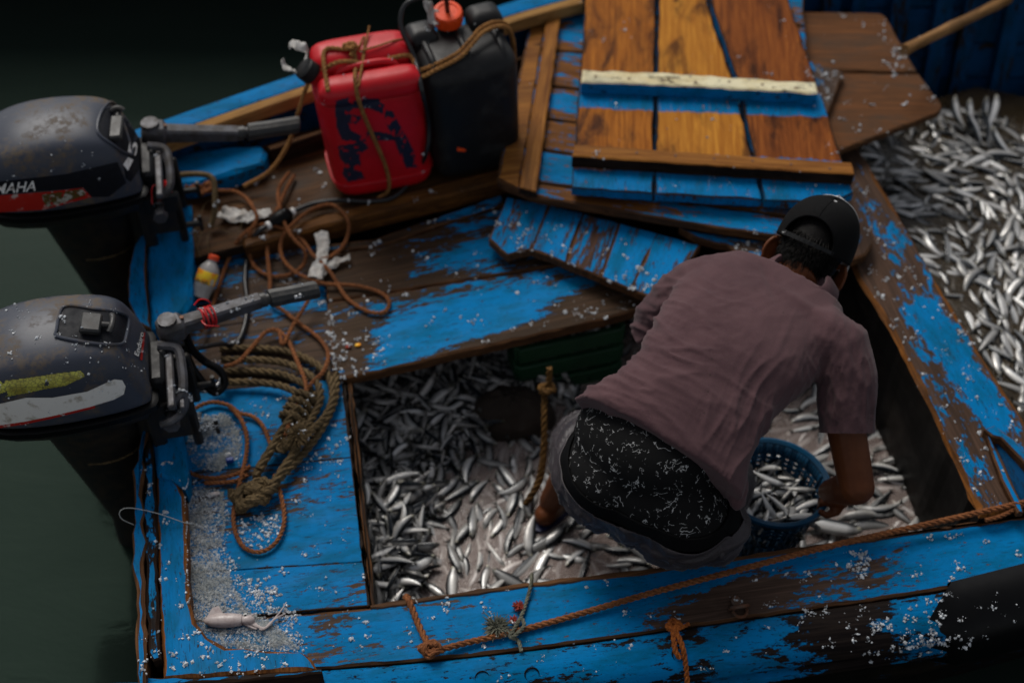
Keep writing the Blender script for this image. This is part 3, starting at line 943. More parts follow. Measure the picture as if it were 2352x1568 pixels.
# transom: outer plank, inner block, near part
slab('transom_plank', [P(*p, .085) for p in [(352, 470), (336, 520), (306, 564), (293, 646), (297, 690), (318, 742), (345, 752), (338, 700), (335, 640), (334, 569), (360, 480)]], .5, [M['transom'], M['edge']], boat, grain=TRV, jit=.004)
slab('transom_block', [P(*p, .080) for p in [(362, 470), (438, 466), (442, 560), (441, 690), (425, 716), (372, 746), (347, 752), (339, 640), (336, 569)]], .2, [M['knee'], M['transom']], boat, grain=TRV, bevel=.014)
slab('transom_plank', [P(*p, .085) for p in [(330, 930), (328, 985), (314, 1033), (307, 1078), (309, 1177), (303, 1294), (314, 1358), (310, 1493), (316, 1600), (340, 1600), (336, 1502), (333, 1358), (329, 1177), (329, 1033), (342, 985), (345, 930)]], .6, [M['transom'], M['edge']], boat, grain=TRV, jit=.005, bevel=.007)
slab('transom_lining', [P(*p, .078) for p in [(331, 1036), (344, 1000), (352, 1033), (357, 1177), (362, 1358), (370, 1511), (352, 1516), (340, 1500), (336, 1358), (332, 1177)]], .09, [M['rail'], M['edge_dark']], boat, grain=TRV, jit=.004, bevel=.006)
slab('transom_block', [P(*p, .075) for p in [(338, 930), (400, 930), (424, 1020), (432, 1100), (424, 1118), (392, 1098), (360, 1090), (354, 1034), (346, 1000)]], .075, [M['transom'], M['knee']], boat, grain=TRV, bevel=.012)
slab('transom_base', [P(*p, -.012) for p in [(330, 1000), (385, 1000), (385, 1560), (335, 1600)]], .05, [M['edge_dark']], boat, grain=TRV)
# L-shaped quarter knee at the near corner with a bare varnished inner edge
kp = [(359, 1086), (390, 1093), (414, 1112), (424, 1139), (427, 1204), (429, 1306), (436, 1375), (448, 1429), (475, 1463), (519, 1484), (598, 1490), (690, 1497), (717, 1514), (727, 1536), (560, 1546), (376, 1556), (372, 1480), (364, 1300), (360, 1180)]
slab('quarter_knee', [P(*p, .060) for p in kp], .062, [M['knee'], M['knee_edge'], M['knee_edge']], boat, grain=TRV, bevel=.007, step=.02)

slab('rail_cap', [P(*p, .056) for p in [(338, 1556), (560, 1548), (738, 1534), (742, 1546), (560, 1562), (338, 1574)]], .08, [M['rail'], M['edge_dark']], boat, grain=LON, jit=.003)
# mooring ring bolt on the side deck
rb = MB()
c = P(1697, 1393, .012)
rb.tube([c + LON * .022 * math.cos(t * math.pi / 12) + (UP * .9 - TRV * .45) * .022 * math.sin(t * math.pi / 12) for t in range(24)], .0055, 8, closed=True)
rb.tube([P(1690, 1378, .0), P(1691, 1380, .018)], .012, 12)
rb.tube([P(1700, 1402, .006) + LON * .017 * math.cos(t * math.pi / 9) + TRV * .017 * math.sin(t * math.pi / 9) for t in range(18)], .0042, 6, closed=True)
rb.build('ring_bolt', M['rust'], boat)

# ------------------------------------------------------------------ hatch covers and loose boards
def hatch_plank(pts, z, thick, mats, parent, grain, off=None, **k):
    return slab('plank', [P(*p[:2], p[2] if len(p) > 2 else z) for p in pts], thick, mats, parent, grain=grain, off=off, **k)
# big board over the aft half of the hold
hD = thing('hatch_board', P(1000, 700, .02), 'wide worn hatch board, brown wood showing through blue paint, over the main hold', 'hatch cover')
hatch_plank([(738, 562), (860, 548), (1152, 446), (1160, 470), (1000, 520), (880, 562), (742, 580)], .022, .035, [M['board_far'], M['edge']], hD, gD, off=(0, 0, 0))
hatch_plank([(742, 584), (880, 566), (1000, 524), (1162, 474), (1300, 520), (1420, 570), (1300, 606), (1080, 640), (900, 668), (752, 690)], .022, .035, [M['board_far'], M['edge']], hD, gD, off=(0, 0, 0))
hatch_plank([(752, 694), (900, 671), (1080, 643), (1300, 609), (1425, 573), (1560, 640), (1500, 702), (1300, 752), (1080, 802), (940, 836), (800, 866), (776, 866), (764, 850)], .022, .035, [M['board'], M['edge']], hD, gD, off=(0, 0, 0))
# streaked blue board lying across it
hC = thing('hatch_board', P(1350, 560, .06), 'bright blue board with dark streaks under the stack of covers', 'hatch cover')
gC = P(1262, 480) - P(1222, 575)
tops = [(1164, 452), (1262, 470), (1340, 489), (1424, 512), (1510, 536), (1610, 562)]
bots = [(1122, 548), (1221, 572), (1300, 603), (1380, 636), (1448, 664), (1520, 690)]
for i in range(5):
    q = [tops[i], tops[i + 1], bots[i + 1], bots[i]]
    if i == 0: q = [tops[0], tops[1], bots[1], (1195, 576), (1166, 586), bots[0]]
    hatch_plank([(x, y) for x, y in q], .085, .03, [M['cover_blue2'], M['edge']], hC, gC)
# second cover
hB = thing('hatch_cover', P(1300, 300, .12), 'blue hatch cover with a long bare batten, second in the stack', 'hatch cover')
gB = P(1700, 520) - P(1250, 450)
lf = [(1243, -70), (1222, 20), (1205, 110), (1188, 190), (1172, 262), (1156, 330), (1142, 405)]
rt = [(1840, -40), (1850, 60), (1860, 160), (1865, 260), (1868, 350), (1870, 440), (1872, 505)]
for i in range(6):
    hatch_plank([(lf[i][0], lf[i][1] + 2), (rt[i][0], rt[i][1] + 2), (rt[i + 1][0], rt[i + 1][1] - 1), (lf[i + 1][0], lf[i + 1][1] - 1)], .150, .028, [M['pine'] if i < 0 else M['cover_blue'], M['edge']], hB, gB)
hatch_plank([(1142, 407), (1872, 508), (1836, 548), (1640, 520), (1232, 452), (1192, 436), (1140, 414)], .150, .028, [M['cover_blue'], M['edge']], hB, gB)
slab('batten', [P(*p, .178) for p in [(1276, -70), (1303, -70), (1232, 440), (1192, 430)]], .026, [M['batten'], M['batten'], M['edge_dark']], hB, grain=P(1290, -70) - P(1212, 435), bevel=.004)
slab('end_strip', [P(*p, .156) for p in [(1247, -70), (1272, -70), (1190, 430), (1146, 408)]], .006, [M['batten'], M['edge']], hB, grain=LON, bevel=.002)
# top cover of orange pine with two battens
hA = thing('hatch_cover', P(1600, 300, .2), 'orange oiled pine hatch cover with two battens on top of the stack', 'hatch cover')
zA = .205
gA = P(1600, -60) - P(1620, 430)
gA.z = 0
def hoff(frontpt):
    g_ = gA.normalized(); p_ = P(*frontpt, zA)
    return (-p_.dot(g_), random.uniform(0, 50), random.uniform(0, 50))
UA = lambda py: (P(1600, py, zA) - P(1600, 446, zA)).dot(gA.normalized())
BANDS = [(-.02, UA(398), .008), (UA(382), UA(356), .004), (UA(258), UA(205), .005)]
PINES = [wood('oiled orange pine', (0.0, 0.15, 0.39), wear=1.0, w1=(.46, .165, .022), w2=(.20, .060, .009), dark=.9, rough=.42, salt=.3, knots=True, stain=(.035, .013, .008), bands=BANDS),
         wood('oiled yellow pine', (0.0, 0.15, 0.39), wear=1.0, w1=(.56, .25, .034), w2=(.30, .105, .014), dark=.8, rough=.42, salt=.3, knots=True, stain=(.045, .016, .008), bands=BANDS),
         wood('oiled red pine', (0.0, 0.15, 0.39), wear=1.0, w1=(.30, .092, .018), w2=(.12, .032, .008), dark=.95, rough=.42, salt=.3, knots=True, stain=(.022, .009, .007), bands=BANDS)]
pA = [[(1350, -70), (1508, -70), (1499, 444), (1313, 430)],
      [(1513, -70), (1602, -70), (1640, 60), (1682, 180), (1712, 300), (1750, 458), (1505, 445)],
      [(1612, -70), (1786, -70), (1812, 0), (1885, 215), (1960, 442), (1900, 466), (1756, 459), (1720, 300), (1694, 180), (1650, 60)]]
for q, pm in zip(pA, PINES): hatch_plank(q, zA, .030, [pm, M['edge_dark'], M['cover_blue2']], hA, gA, off=hoff((1600, 446)), jit=.002)
slab('batten', [P(*p, .252) for p in [(1338, 160), (1500, 166), (1700, 178), (1873, 188), (1878, 214), (1700, 205), (1500, 194), (1336, 188)]], .045, [M['cream'], M['cream'], M['cover_blue2']], hA, grain=P(1873, 188) - P(1338, 160), bevel=.005, jit=.004)
slab('batten', [P(*p, .250) for p in [(1318, 331), (1600, 350), (1956, 373), (1962, 400), (1600, 378), (1315, 358)]], .043, [M['batten'], M['batten'], M['edge_dark']], hA, grain=P(1956, 373) - P(1318, 331), bevel=.004)
for (x0, y0, x1, y1, zz) in ((1330, 172, 1866, 202, .2525), (1330, 345, 1950, 388, .2505)):
    for k in range(7):
        f = (k + .5) / 7
        mb = MB(); c = P(x0 + (x1 - x0) * f, y0 + (y1 - y0) * f + random.uniform(-4, 4), zz)
        mb.tube([c - UP * .002, c + UP * .0012], .0042, 10); mb.build('nail', M['rust'], hA)
# bare plywood board leaning over the forward hold
hE = thing('plywood_board', P(2000, 200, .08), 'bare brown plywood board sprinkled with salt beside the pine cover', 'board')
slab('panel', [P(*p, .10) for p in [(1800, 26), (2022, 30), (2034, 38), (2108, 166), (1830, 160)]], .022, [M['ply'], M['edge']], hE, grain=P(2100, 166) - P(1840, 160))
slab('panel', [P(*p, .10) for p in [(1830, 164), (2110, 170), (2162, 236), (2164, 248), (2156, 258), (1924, 348), (1850, 330)]], .022, [M['ply'], M['edge']], hE, grain=P(2100, 166) - P(1840, 160))
hF = slab('blue_board', [P(*p, .13) for p in [(1700, -60), (1850, -60), (1846, 10), (1834, 112), (1848, 136), (1938, 166), (1902, 258), (1860, 300), (1800, 200)]], .02, [M['side_worn'], M['edge']], None, grain=P(1840, 10) - P(1880, 250))
tag(hF, 'speckled blue board end between the pine cover and the plywood', 'board')
hG = slab('blue_board', [P(*p, .105) for p in [(1560, 522), (1650, 540), (1756, 552), (1752, 592), (1700, 584), (1668, 562), (1600, 548)]], .025, [M['side_worn'], M['edge']], None, grain=P(1756, 552) - P(1560, 522))
tag(hG, 'small salt speckled blue board end near the cap, under the stack', 'board')
hH = slab('blue_board', [P(*p, .085) for p in [(1780, 480), (1960, 430), (1992, 500), (2006, 560), (1990, 585), (1940, 600), (1800, 600)]], .03, [M['beam'], M['edge']], None, grain=P(1960, 440) - P(1990, 580))
tag(hH, 'rounded worn board end poking out right of the cap', 'board')
# pole across the forward hold
pl = MB()
pp = [PY(2076, 116, 3.55).lerp(PY(2420, -52, 4.35), t / 14) for t in range(15)]
pl.tube(pp, [.017 + .0025 * (i % 4 == 0) for i in range(15)], 10)
pole = set_gc(pl.build('pole', M['bamboo']), pp[-1] - pp[0])
tag(pole, 'thin bare wooden pole slanting over the forward hold', 'pole')
# ------------------------------------------------------------------ outboard motors
def motor(front, zc, label, kind):
    """front: picture point of the cowl's front foot; local axes aft / across / up"""
    AF, SD = -LON, TRV
    O = P(front[0], front[1], zc)
    S = .84
    L = lambda a, s, u: O + AF * a * S + SD * s * S + UP * u * S
    t = thing('outboard_motor', O, label, 'outboard motor', 'outboard motors on the transom')
    # cowl
    us = [0, .008, .035, .09, .16, .25, .34, .42, .48, .52, .54]
    hw = [.118, .136, .150, .163, .172, .178, .176, .165, .145, .11, .07]
    ht = [.150, .185, .222, .250, .264, .270, .266, .248, .215, .165, .11]
    def sect(a, h, H, base=0.0):
        half = [(1.0, base), (1.012, .12 * H), (1.01, .32 * H), (.985, .50 * H), (.955, .62 * H), (.925, .70 * H), (.86, .80 * H), (.74, .90 * H), (.62, .945 * H), (.32, .985 * H)]
        pts = [(-q, u) for q, u in half] + [(0, H)] + [(q, u) for q, u in reversed(half)]
        return [L(a + (u * .22 if a < .02 else u * .10 if a < .05 else 0), q * h, u) for q, u in pts]
    mb = MB()
    mb.rings([sect(a, h, H) for a, h, H in zip(us, hw, ht)])
    cowl = mb.build('cowl', M['cowl'], t, sharp=60)
    sub = cowl.modifiers.new('s', 'SUBSURF'); sub.levels = sub.render_levels = 2
    me = bpy.data.meshes.new_from_object(cowl.evaluated_get(bpy.context.evaluated_depsgraph_get()))
    cowl.modifiers.clear(); cowl.data = me
    me.polygons.foreach_set('use_smooth', [True] * len(me.polygons))
    bv = bvh_of([cowl])
    # rim, lower pan
    def ring(off, u):
        left = [(a, -(h + off)) for a, h in zip(us, hw)]
        right = [(a, h + off) for a, h in reversed(list(zip(us, hw)))]
        return [L(a - (off if a < .01 else -off if a > .52 else 0), s, u) for a, s in left + right]
    mb = MB(); mb.rings([ring(.000, .010), ring(.010, .006), ring(.012, -.012), ring(.002, -.018)]); mb.build('rim_seal', M['black_rubber'], t)
    mb = MB(); mb.rings([ring(-.006, -.01), ring(-.012, -.05), ring(-.035, -.085), ring(-.075, -.12)]); mb.build('lower_pan', M['dark_metal'], t)
    # leg down to the water
    mb = MB()
    def lr(a0, a1, hw_, u): return [L(a0 + (a1 - a0) * (.5 - .5 * math.cos(k * math.pi / 8)), hw_ * math.sin(k * math.pi / 8), u) for k in range(16)]
    mb.rings([lr(.07, .40, .100, -.10), lr(.09, .37, .085, -.24), lr(.11, .33, .06, -.45), lr(.12, .28, .045, -.72), lr(.10, .30, .045, -1.05), lr(.06, .36, .06, -1.15)])
    mb.build('leg', M['dark_metal'], t)
    mb = MB(); mb.tube([L(.06, 0, -.12), L(.06, 0, -.55)], .038, 14); mb.build('swivel_tube', M['dark_metal'], t)
    mb = MB(); mb.tube([L(.22 + .115 * math.cos(k * .3927), .07 * math.sin(k * .3927), -.33) for k in range(16)], .006, 6, closed=True); mb.build('leg_band', M['rope_olive'], t)
    # clamp bracket on the transom
    for s in (-.085, .085):
        mb = MB()
        mb.box(L(-.035, s, -.14), AF * .055, SD * .011, UP * .075, bev=.006)
        mb.box(L(.03, s, -.2), AF * .018, SD * .011, UP * .14, bev=.006)
        mb.box(L(-.085, s, -.2), AF * .012, SD * .011, UP * .07, bev=.006)
        mb.tube([L(-.09, s, -.21), L(-.155, s, -.21)], .009, 10)
        mb.tube([L(-.15, s, -.245), L(-.15, s, -.175)], .006, 8)
        mb.build('clamp_bracket', M['dark_metal'], t)
    mb = MB(); mb.tube([L(-.03, -.14, -.095), L(-.03, .14, -.095)], .012, 10)
    for s in (-.145, .145):
        mb.tube([L(-.03, s - .012, -.095), L(-.03, s + .012, -.095)], .021, 6)
    tp = mb.build('tilt_pin', M['grey_metal'], t)
    # front panel: recoil starter recess with its T handle, carry bar
    mb = MB()
    mb.box(L(-.05, -.07, .02), AF * .010, SD * .09, UP * .010, bev=.004)
    mb.tube(spline([L(-.02, .05, .05), L(-.075, .04, .035), L(-.085, -.02, .015), L(-.08, -.09, -.01), L(-.05, -.115, -.03)], .01), .0125, 8)
    mb.build('carry_bar', M['grey_metal'], t)
    mb = MB()
    for k, (s, u) in enumerate(((.0, .03), (-.02, .0), (.035, -.02), (-.05, -.035), (.01, -.05))):
        mb.tube(spline([L(0.01, s, u), L(-.03, s + .03 * (-1) ** k, u - .01), L(-.05, s - .02, u - .05), L(.0, s, u - .09)], .01), .006, 6)
    mb.box(L(-.012, .0, -.02), AF * .02, SD * .07, UP * .055, bev=.01)
    mb.ball(L(-.03, .03, .025), AF * .015, SD * .015, UP * .02, 10, 6)
    mb.build('linkage', M['black_plastic'], t)
    for p_, q_, r_ in ((L(-.02, .02, .03), L(-.05, .02, .03), .005), (L(-.02, -.06, -.03), L(-.045, -.06, -.03), .008), (L(-.03, -.10, -.07), L(-.03, -.12, -.07), .016)):
        mb = MB(); mb.tube([p_, q_], r_, 8); mb.build('bolt', M['steel'], t)
    return t, L, bv, cowl

def tiller(t, L, pts, grip, width, wrap=None):
    """pts: root and end of the arm, grip: end of the grip"""
    a, b = pts
    d = (b - a).normalized(); q = UP.cross(d).normalized(); u = d.cross(q)
    mb = MB()
    sec = lambda c, w_, h_: [c + q * x * w_ + u * z * h_ for x, z in ((-1, -.7), (-.7, -1), (.7, -1), (1, -.7), (1, .7), (.7, 1), (-.7, 1), (-1, .7))]
    mb.rings([sec(a, width * 1.15, width * 1.2), sec(a.lerp(b, .1), width, width * 1.05), sec(b, width * .85, width * .85)])
    arm = mb.build('tiller_arm', M['grey_metal'], t, sharp=30)
    mb = MB()
    n = 22
    rr = []
    gl = (grip - b).length
    for k, (f, r_) in enumerate(((-.02, .6), (0, .95), (.10, .95), (.11, .72), (.16, .72), (.17, 1.12), (.2, 1.2), (.5, 1.12), (.95, 1.2), (.985, 1.1), (1.0, .8))):
        c = b + (grip - b) * f
        rr.append([c + (q * math.cos(i * 2 * math.pi / n) + u * math.sin(i * 2 * math.pi / n)) * width * r_ * (1 - (.07 if (i % 2 and .19 < f < .96) else 0)) for i in range(n)])
    mb.rings(rr)
    mb.build('tiller_grip', M['grime_black'], t, sharp=25)
    mb = MB()
    mb.box(a - d * .01, d * .035, q * width * 1.5, u * width * 1.5, bev=.012)
    mb.tube([a - d * .015 - UP * width * 2.2, a - d * .015 + UP * width * 1.9], width * 1.15, 14)
    mb.build('tiller_pivot', M['grey_metal'], t)
    mb = MB(); mb.tube([a + d * .02 + u * width * .9, a + d * .02 + u * (width * .9 + .012)], .0055, 8); mb.build('pivot_bolt', M['rust'], t)
    if wrap:
        c = a.lerp(b, wrap)
        mb = MB()
        pts_ = []
        for k in range(6 * 14):
            an = k / 14 * 2 * math.pi
            pts_.append(c + d * (k / 84 * .035 - .017 + .002 * math.sin(k * .7)) + (q * math.cos(an) + u * math.sin(an)) * width * 1.30)
        mb.tube(pts_, .0024, 6)
        mb.tube(spline([pts_[0], c - d * .02 - q * width * 1.8 + UP * .02, c + d * .0 - q * width * 2.2 + UP * .012, c + d * .015 - q * width * 2.0], .004), .0022, 6)
        mb.tube(spline([pts_[-1], c + d * .02 + q * width * 1.5 + UP * .02, c + q * width * 1.9 + UP * .03, c - d * .02 + q * width * 1.7 + UP * .02], .004), .0022, 6)
        mb.build('wire_wrap', M['wire_red'], t)

# --- far motor
m1, L1, bv1, cw1 = motor((332, 385), .315, 'outboard motor with YAMAHA and 15 lettering, the far one of the two', 1)
decal('side_stripe', bv1, [(-40, 470), (0, 448), (110, 440), (190, 431), (210, 452), (100, 481), (0, 487), (-40, 492)], M['red_decal'], m1)
decal('stripe_stain', bv1, [(96, 446), (186, 433), (192, 436), (196, 447), (110, 475), (100, 462)], M['olive_decal'], m1, lift=.003, ragged=.12)
decal('side_band', bv1, [(-40, 420), (0, 417), (150, 400), (270, 372), (290, 420), (250, 452), (210, 452), (192, 431), (110, 438), (0, 446), (-40, 452)], M['navy_decal'], m1, lift=.0008)
lettering('brand_lettering', bv1, 'YAMAHA', (-56, 449), (33.5, -3.0), (7, -33), M['white_decal'], m1, lift=.0026)
decal('front_band', bv1, [(284, 382), (318, 312), (330, 330), (326, 380), (300, 418), (288, 410)], M['navy_decal'], m1, lift=.0008)
lettering('power_lettering', bv1, '5', (309, 362), (13, -72), (-27, -9), M['white_decal'], m1, lift=.003)
decal('power_stroke', bv1, [(281, 378), (292, 362), (304, 368), (292, 392)], M['white_decal'], m1, cell=2, lift=.003)
# recessed starter panel with handle
def recess(t, bv, poly, handle):
    decal('starter_panel', bv, poly, M['navy_decal'], t, lift=.001)
    ps = [hit(bv, x, y, .003) for x, y in poly]
    ps = [p for p in ps if p is not None]
    mb = MB(); mb.tube(spline(ps, .006, closed=True), .0042, 8, closed=True); mb.build('panel_surround', M['cowl'], t)
    (hx0, hy0), (hx1, hy1), ww = handle
    a, b = hit(bv, hx0, hy0, .012, True), hit(bv, hx1, hy1, .012, True)
    d = (b - a).normalized(); q = d.cross(UP).normalized(); u = q.cross(d)
    mb = MB()
    mb.box((a + b) / 2, (b - a) * .5, q * ww, u * .010, bev=.005)
    mb.build('starter_block', M['grime_black'], t)
    mb = MB()
    mb.tube([b, b + d * .02], .008, 10)
    e = b + d * .025 + u * .006
    mb.tube(spline([e - q * ww * .9 - d * .004, e - q * ww * .4 + u * .006, e + q * ww * .4 + u * .006, e + q * ww * .9 - d * .004], .005), [.0075] * len(spline([e - q * ww * .9 - d * .004, e - q * ww * .4 + u * .006, e + q * ww * .4 + u * .006, e + q * ww * .9 - d * .004], .005)), 10)
    mb.build('starter_handle', M['grime_black'], t)
recess(m1, bv1, [(236, 253), (264, 243), (292, 262), (312, 300), (300, 345), (286, 352), (262, 336), (224, 304)], ((258, 325), (262, 275), .018))
tiller(m1, L1, (L1(-.055, .12, .04), P(545, 307, .30)), P(688, 286, .30), .022)
mb = MB()
base = L1(-.065, -.085, -.02)
for k in range(9):
    mb.tube([base + LON * (.004 * k - .02) + TRV * .017 * math.cos(i * .5236) + UP * .017 * math.sin(i * .5236) for i in range(12)], .0023, 5, closed=True)
mb.tube(spline([base, base + Vector((-.03, -.02, .02)), base + Vector((-.035, -.05, -.02))], .005), .002, 5)
mb.build('wire_wrap', M['wire_red'], m1)

# --- near motor
m2, L2, bv2, cw2 = motor((354, 848), .285, 'outboard motor with a torn yellow reflective tape and white stripe, the near one', 2)
decal('reflective_tape', bv2, [(-30, 880), (0, 875), (60, 868), (130, 857), (185, 851), (196, 863), (150, 885), (100, 893), (60, 902), (0, 912), (-30, 918)], M['yellow_tape'], m2, ragged=.10, rscale=.05)
decal('side_stripe', bv2, [(-40, 930), (0, 926), (60, 912), (120, 912), (200, 898), (262, 870), (280, 872), (288, 886), (284, 904), (262, 916), (200, 935), (120, 954), (60, 966), (0, 975), (-40, 980)], M['cream_decal'], m2, lift=.0018)
decal('side_stripe_edge', bv2, [(-40, 980), (0, 975), (60, 966), (120, 954), (218, 930), (218, 935), (120, 959), (60, 972), (0, 981), (-40, 986)], M['red_decal'], m2, lift=.0022, cell=2)
lettering('model_lettering', bv2, 'Enduro', (316, 820), (4.5, -18.5), (-15, -3), M['white_decal'], m2, lift=.0022, shear=.25)
decal('letter_underline', bv2, [(320, 826), (328, 764), (332, 764), (325, 828)], M['red_decal'], m2, cell=1.5, lift=.002)
recess(m2, bv2, [(148, 706), (220, 712), (270, 718), (292, 732), (288, 770), (278, 790), (240, 792), (190, 786), (132, 774), (130, 760)], ((185, 748), (232, 752), .030))
tiller(m2, L2, (P(402, 752, .33), P(596, 690, .31)), P(730, 664, .31), .021, wrap=.38)
# squared handle frame with holes
mb = MB()
for s in (0, 1):
    mb.box(L2(-.075, -.055 - .03 * s, -.03), -LON * .007, TRV * .055, UP * .012, bev=.003)
mb.tube(spline([L2(-.07, .02, .0), L2(-.08, -.05, -.02), L2(-.078, -.12, -.05), L2(-.04, -.15, -.07), L2(0, -.15, -.08)], .01), .010, 8)
mb.build('steering_frame', M['grey_metal'], m2)
# ------------------------------------------------------------------ ropes
def rope_geo(mb, pts, r, strands=3, sides=6, lay=6.5, m=0, step=.75):
    pts = spline(pts, max(.0025, r * step))
    fr = frames(pts)
    acc = 0.0
    k = len(pts)
    ang = []
    for i in range(k):
        if i: acc += (pts[i] - pts[i - 1]).length
        ang.append(acc / (r * lay) * 2 * math.pi)
    for s in range(strands):
        rr = []
        for p, (t, a, b), an in zip(pts, fr, ang):
            th = an + s * 2 * math.pi / strands
            c = p + (a * math.cos(th) + b * math.sin(th)) * r * .50
            wob = 1 + .06 * math.sin(an * 3.1 + s)
            rr.append([c + (a * math.cos(q * 2 * math.pi / sides) + b * math.sin(q * 2 * math.pi / sides)) * r * .58 * wob for q in range(sides)])
        mb.rings(rr, m)
def rope(name, pts, r, mat, label, cat='rope', parent=None, group=None):
    mb = MB(); rope_geo(mb, pts, r)
    o = mb.build(name, M[mat], parent, fix=False)
    if label: tag(o, label, cat, group)
    return o
def knot(name, c, size, r, mat, parent, turns=4, seed=1):
    """a bunched overhand knot: one rope wound over itself"""
    rd = random.Random(seed)
    pts = []
    for i in range(turns * 7):
        an = i * 2 * math.pi / 6.3
        ax = rd.uniform(-.25, .25)
        pts.append(Vector(c) + Vector((math.cos(an) * size * (1 + ax) * (1 if i % 14 < 7 else .62), math.sin(an) * size * (.75 + ax) * (.7 if i % 14 < 7 else 1.0), abs(math.sin(an * 1.3 + i * .2)) * size * .8)))
    mb = MB(); rope_geo(mb, pts, r)
    return mb.build(name, M[mat], parent, fix=False)
def tuft(name, c, rad, mat, parent, n=260, seed=3, flat=.6, bias=Vector((0, 0, 0))):
    rd = random.Random(seed)
    mb = MB()
    c = Vector(c)
    for i in range(n):
        d = Vector((rd.gauss(0, 1), rd.gauss(0, 1), abs(rd.gauss(0, flat)))).normalized() + bias
        l = rad * rd.uniform(.7, 1.15)
        bend = Vector((rd.gauss(0, .3), rd.gauss(0, .3), -.3)) * l
        mb.tube([c, c + d * l * .6 + bend * .2, c + d * l + bend * .6], [.0026, .0020, .0008], 3, cap=False)
    mb.ball(c, Vector((rad * .55, 0, 0)), Vector((0, rad * .55, 0)), Vector((0, 0, rad * .45)), 10, 6)
    o = mb.build(name, M[mat], parent, fix=False)
    o['kind'] = 'stuff'
    return o
Z = lambda pts, dz=0.0: [P(p[0], p[1], (p[2] if len(p) > 2 else .01) + dz) for p in pts]

# ------------------------------------------------------------------ jerrycans
def rbox(c, w_, d_, u_, hw, hd, H, r, n=6, exp=5.0, taper=.0, m=40):
    """rounded box rings along u_"""
    rr = []
    def ringat(k, u, s):
        out = []
        for i in range(m):
            t = 2 * math.pi * i / m
            ct, st = math.cos(t), math.sin(t)
            q = (abs(ct) ** exp + abs(st) ** exp) ** (-1 / exp)
            out.append(c + w_ * (ct * q * (hw - k) * s) + d_ * (st * q * (hd - k) * s) + u_ * u)
        return out
    for i in range(n + 1):
        a = math.pi / 2 * i / n
        rr.append(ringat(r * (1 - math.sin(a)), r * (1 - math.cos(a)), 1 - taper))
    for f in (.25, .5, .75):
        rr.append(ringat(0, r + (H - 2 * r) * f, 1 - taper * (1 - f)))
    for i in range(n + 1):
        a = math.pi / 2 * i / n
        rr.append(ringat(r * (1 - math.cos(a)), H - r + r * math.sin(a), 1.0))
    return rr
def jerrycan(base, left, right, label, mat, lean=(0, 0)):
    O = P(*base, .058)
    w_ = (P(*right, .058) - P(*left, .058)); w_.z = 0; w_.normalize()
    d_ = Vector((-w_.y, w_.x, 0))
    u_ = (UP + w_ * lean[0] + d_ * lean[1]).normalized()
    t = thing('jerrycan', O, label, 'jerrycan', 'jerrycans on the stern shelf')
    return t, O, w_, d_, u_
# red can
rc, O, w_, d_, u_ = jerrycan((876, 402), (760, 428), (992, 386), 'red plastic jerrycan with smeared navy lettering tied with tan rope', 'red_can', (-.035, .10))
hw, hd, H = .160, .108, .40
mb = MB(); mb.rings(rbox(O + d_ * hd * .0, w_, d_, u_, hw, hd, H, .055, taper=.05))
body = mb.build('body', M['red_can'], rc, sharp=60)
mb = MB(); mb.rings(rbox(O + d_ * .045 + u_ * (H - .06), w_, d_, u_, hw * .92, hd * .60, .108, .045))
hump = mb.build('top_hump', M['red_can'], rc, sharp=60)
mb = MB(); mb.rings(rbox(O - d_ * .070 + u_ * (H - .055), w_, d_, u_, hw * .94, .044, .078, .034))
hump2 = mb.build('front_shoulder', M['red_can'], rc, sharp=60)
hb = O - d_ * .03 + u_ * (H + .03)
mb = MB(); mb.tube(spline([hb - w_ * .085 - u_ * .04, hb - w_ * .078 - u_ * .012, hb - w_ * .02 - u_ * .002, hb + w_ * .05 - u_ * .002, hb + w_ * .085 - u_ * .014, hb + w_ * .09 - u_ * .04], .01), .0105, 10)
mb.build('handle', M['red_can'], rc)
mb = MB()
cc = O - w_ * .145 - d_ * .01 + u_ * (H + .0)
cdr = (u_ * .75 - w_ * .6).normalized()
mb.tube([cc - cdr * .03, cc + cdr * .012], .026, 18); mb.build('spout', M['red_can'], rc)
mb = MB(); mb.tube([cc + cdr * .010, cc + cdr * .014, cc + cdr * .045, cc + cdr * .05], [.030, .034, .033, .026], 20); mb.build('cap', M['black_plastic'], rc)
mb = MB()
for f in (.115,):
    mb.tube([p + (p - (O + u_ * f * H)) * .004 for p in rbox(O, w_, d_, u_, hw * .962, hd * .962, 2 * f * H, .002, n=1)[4]], .0035, 6, closed=True)
mb.build('seam', M['red_can'], rc)
bvr = bvh_of([body, hump, hump2])
for k, poly in enumerate([[(770, 232), (800, 224), (868, 226), (882, 240), (880, 262), (850, 250), (812, 248), (800, 262), (832, 268), (818, 286), (800, 282), (806, 300), (830, 312), (826, 326), (786, 322), (772, 290)],
                          [(776, 335), (812, 330), (838, 318), (850, 336), (826, 356), (830, 392), (838, 410), (800, 418), (786, 400), (792, 376), (780, 362)],
                          [(884, 252), (902, 256), (920, 290), (938, 322), (952, 350), (958, 384), (934, 386), (916, 350), (904, 316), (886, 284)],
                          [(842, 300), (880, 304), (912, 312), (908, 322), (866, 322), (842, 316)]]):
    decal('paint_mark', bvr, poly, M['blue_paint'], rc, cell=2.5, lift=.0008, ragged=.30, rscale=.06)
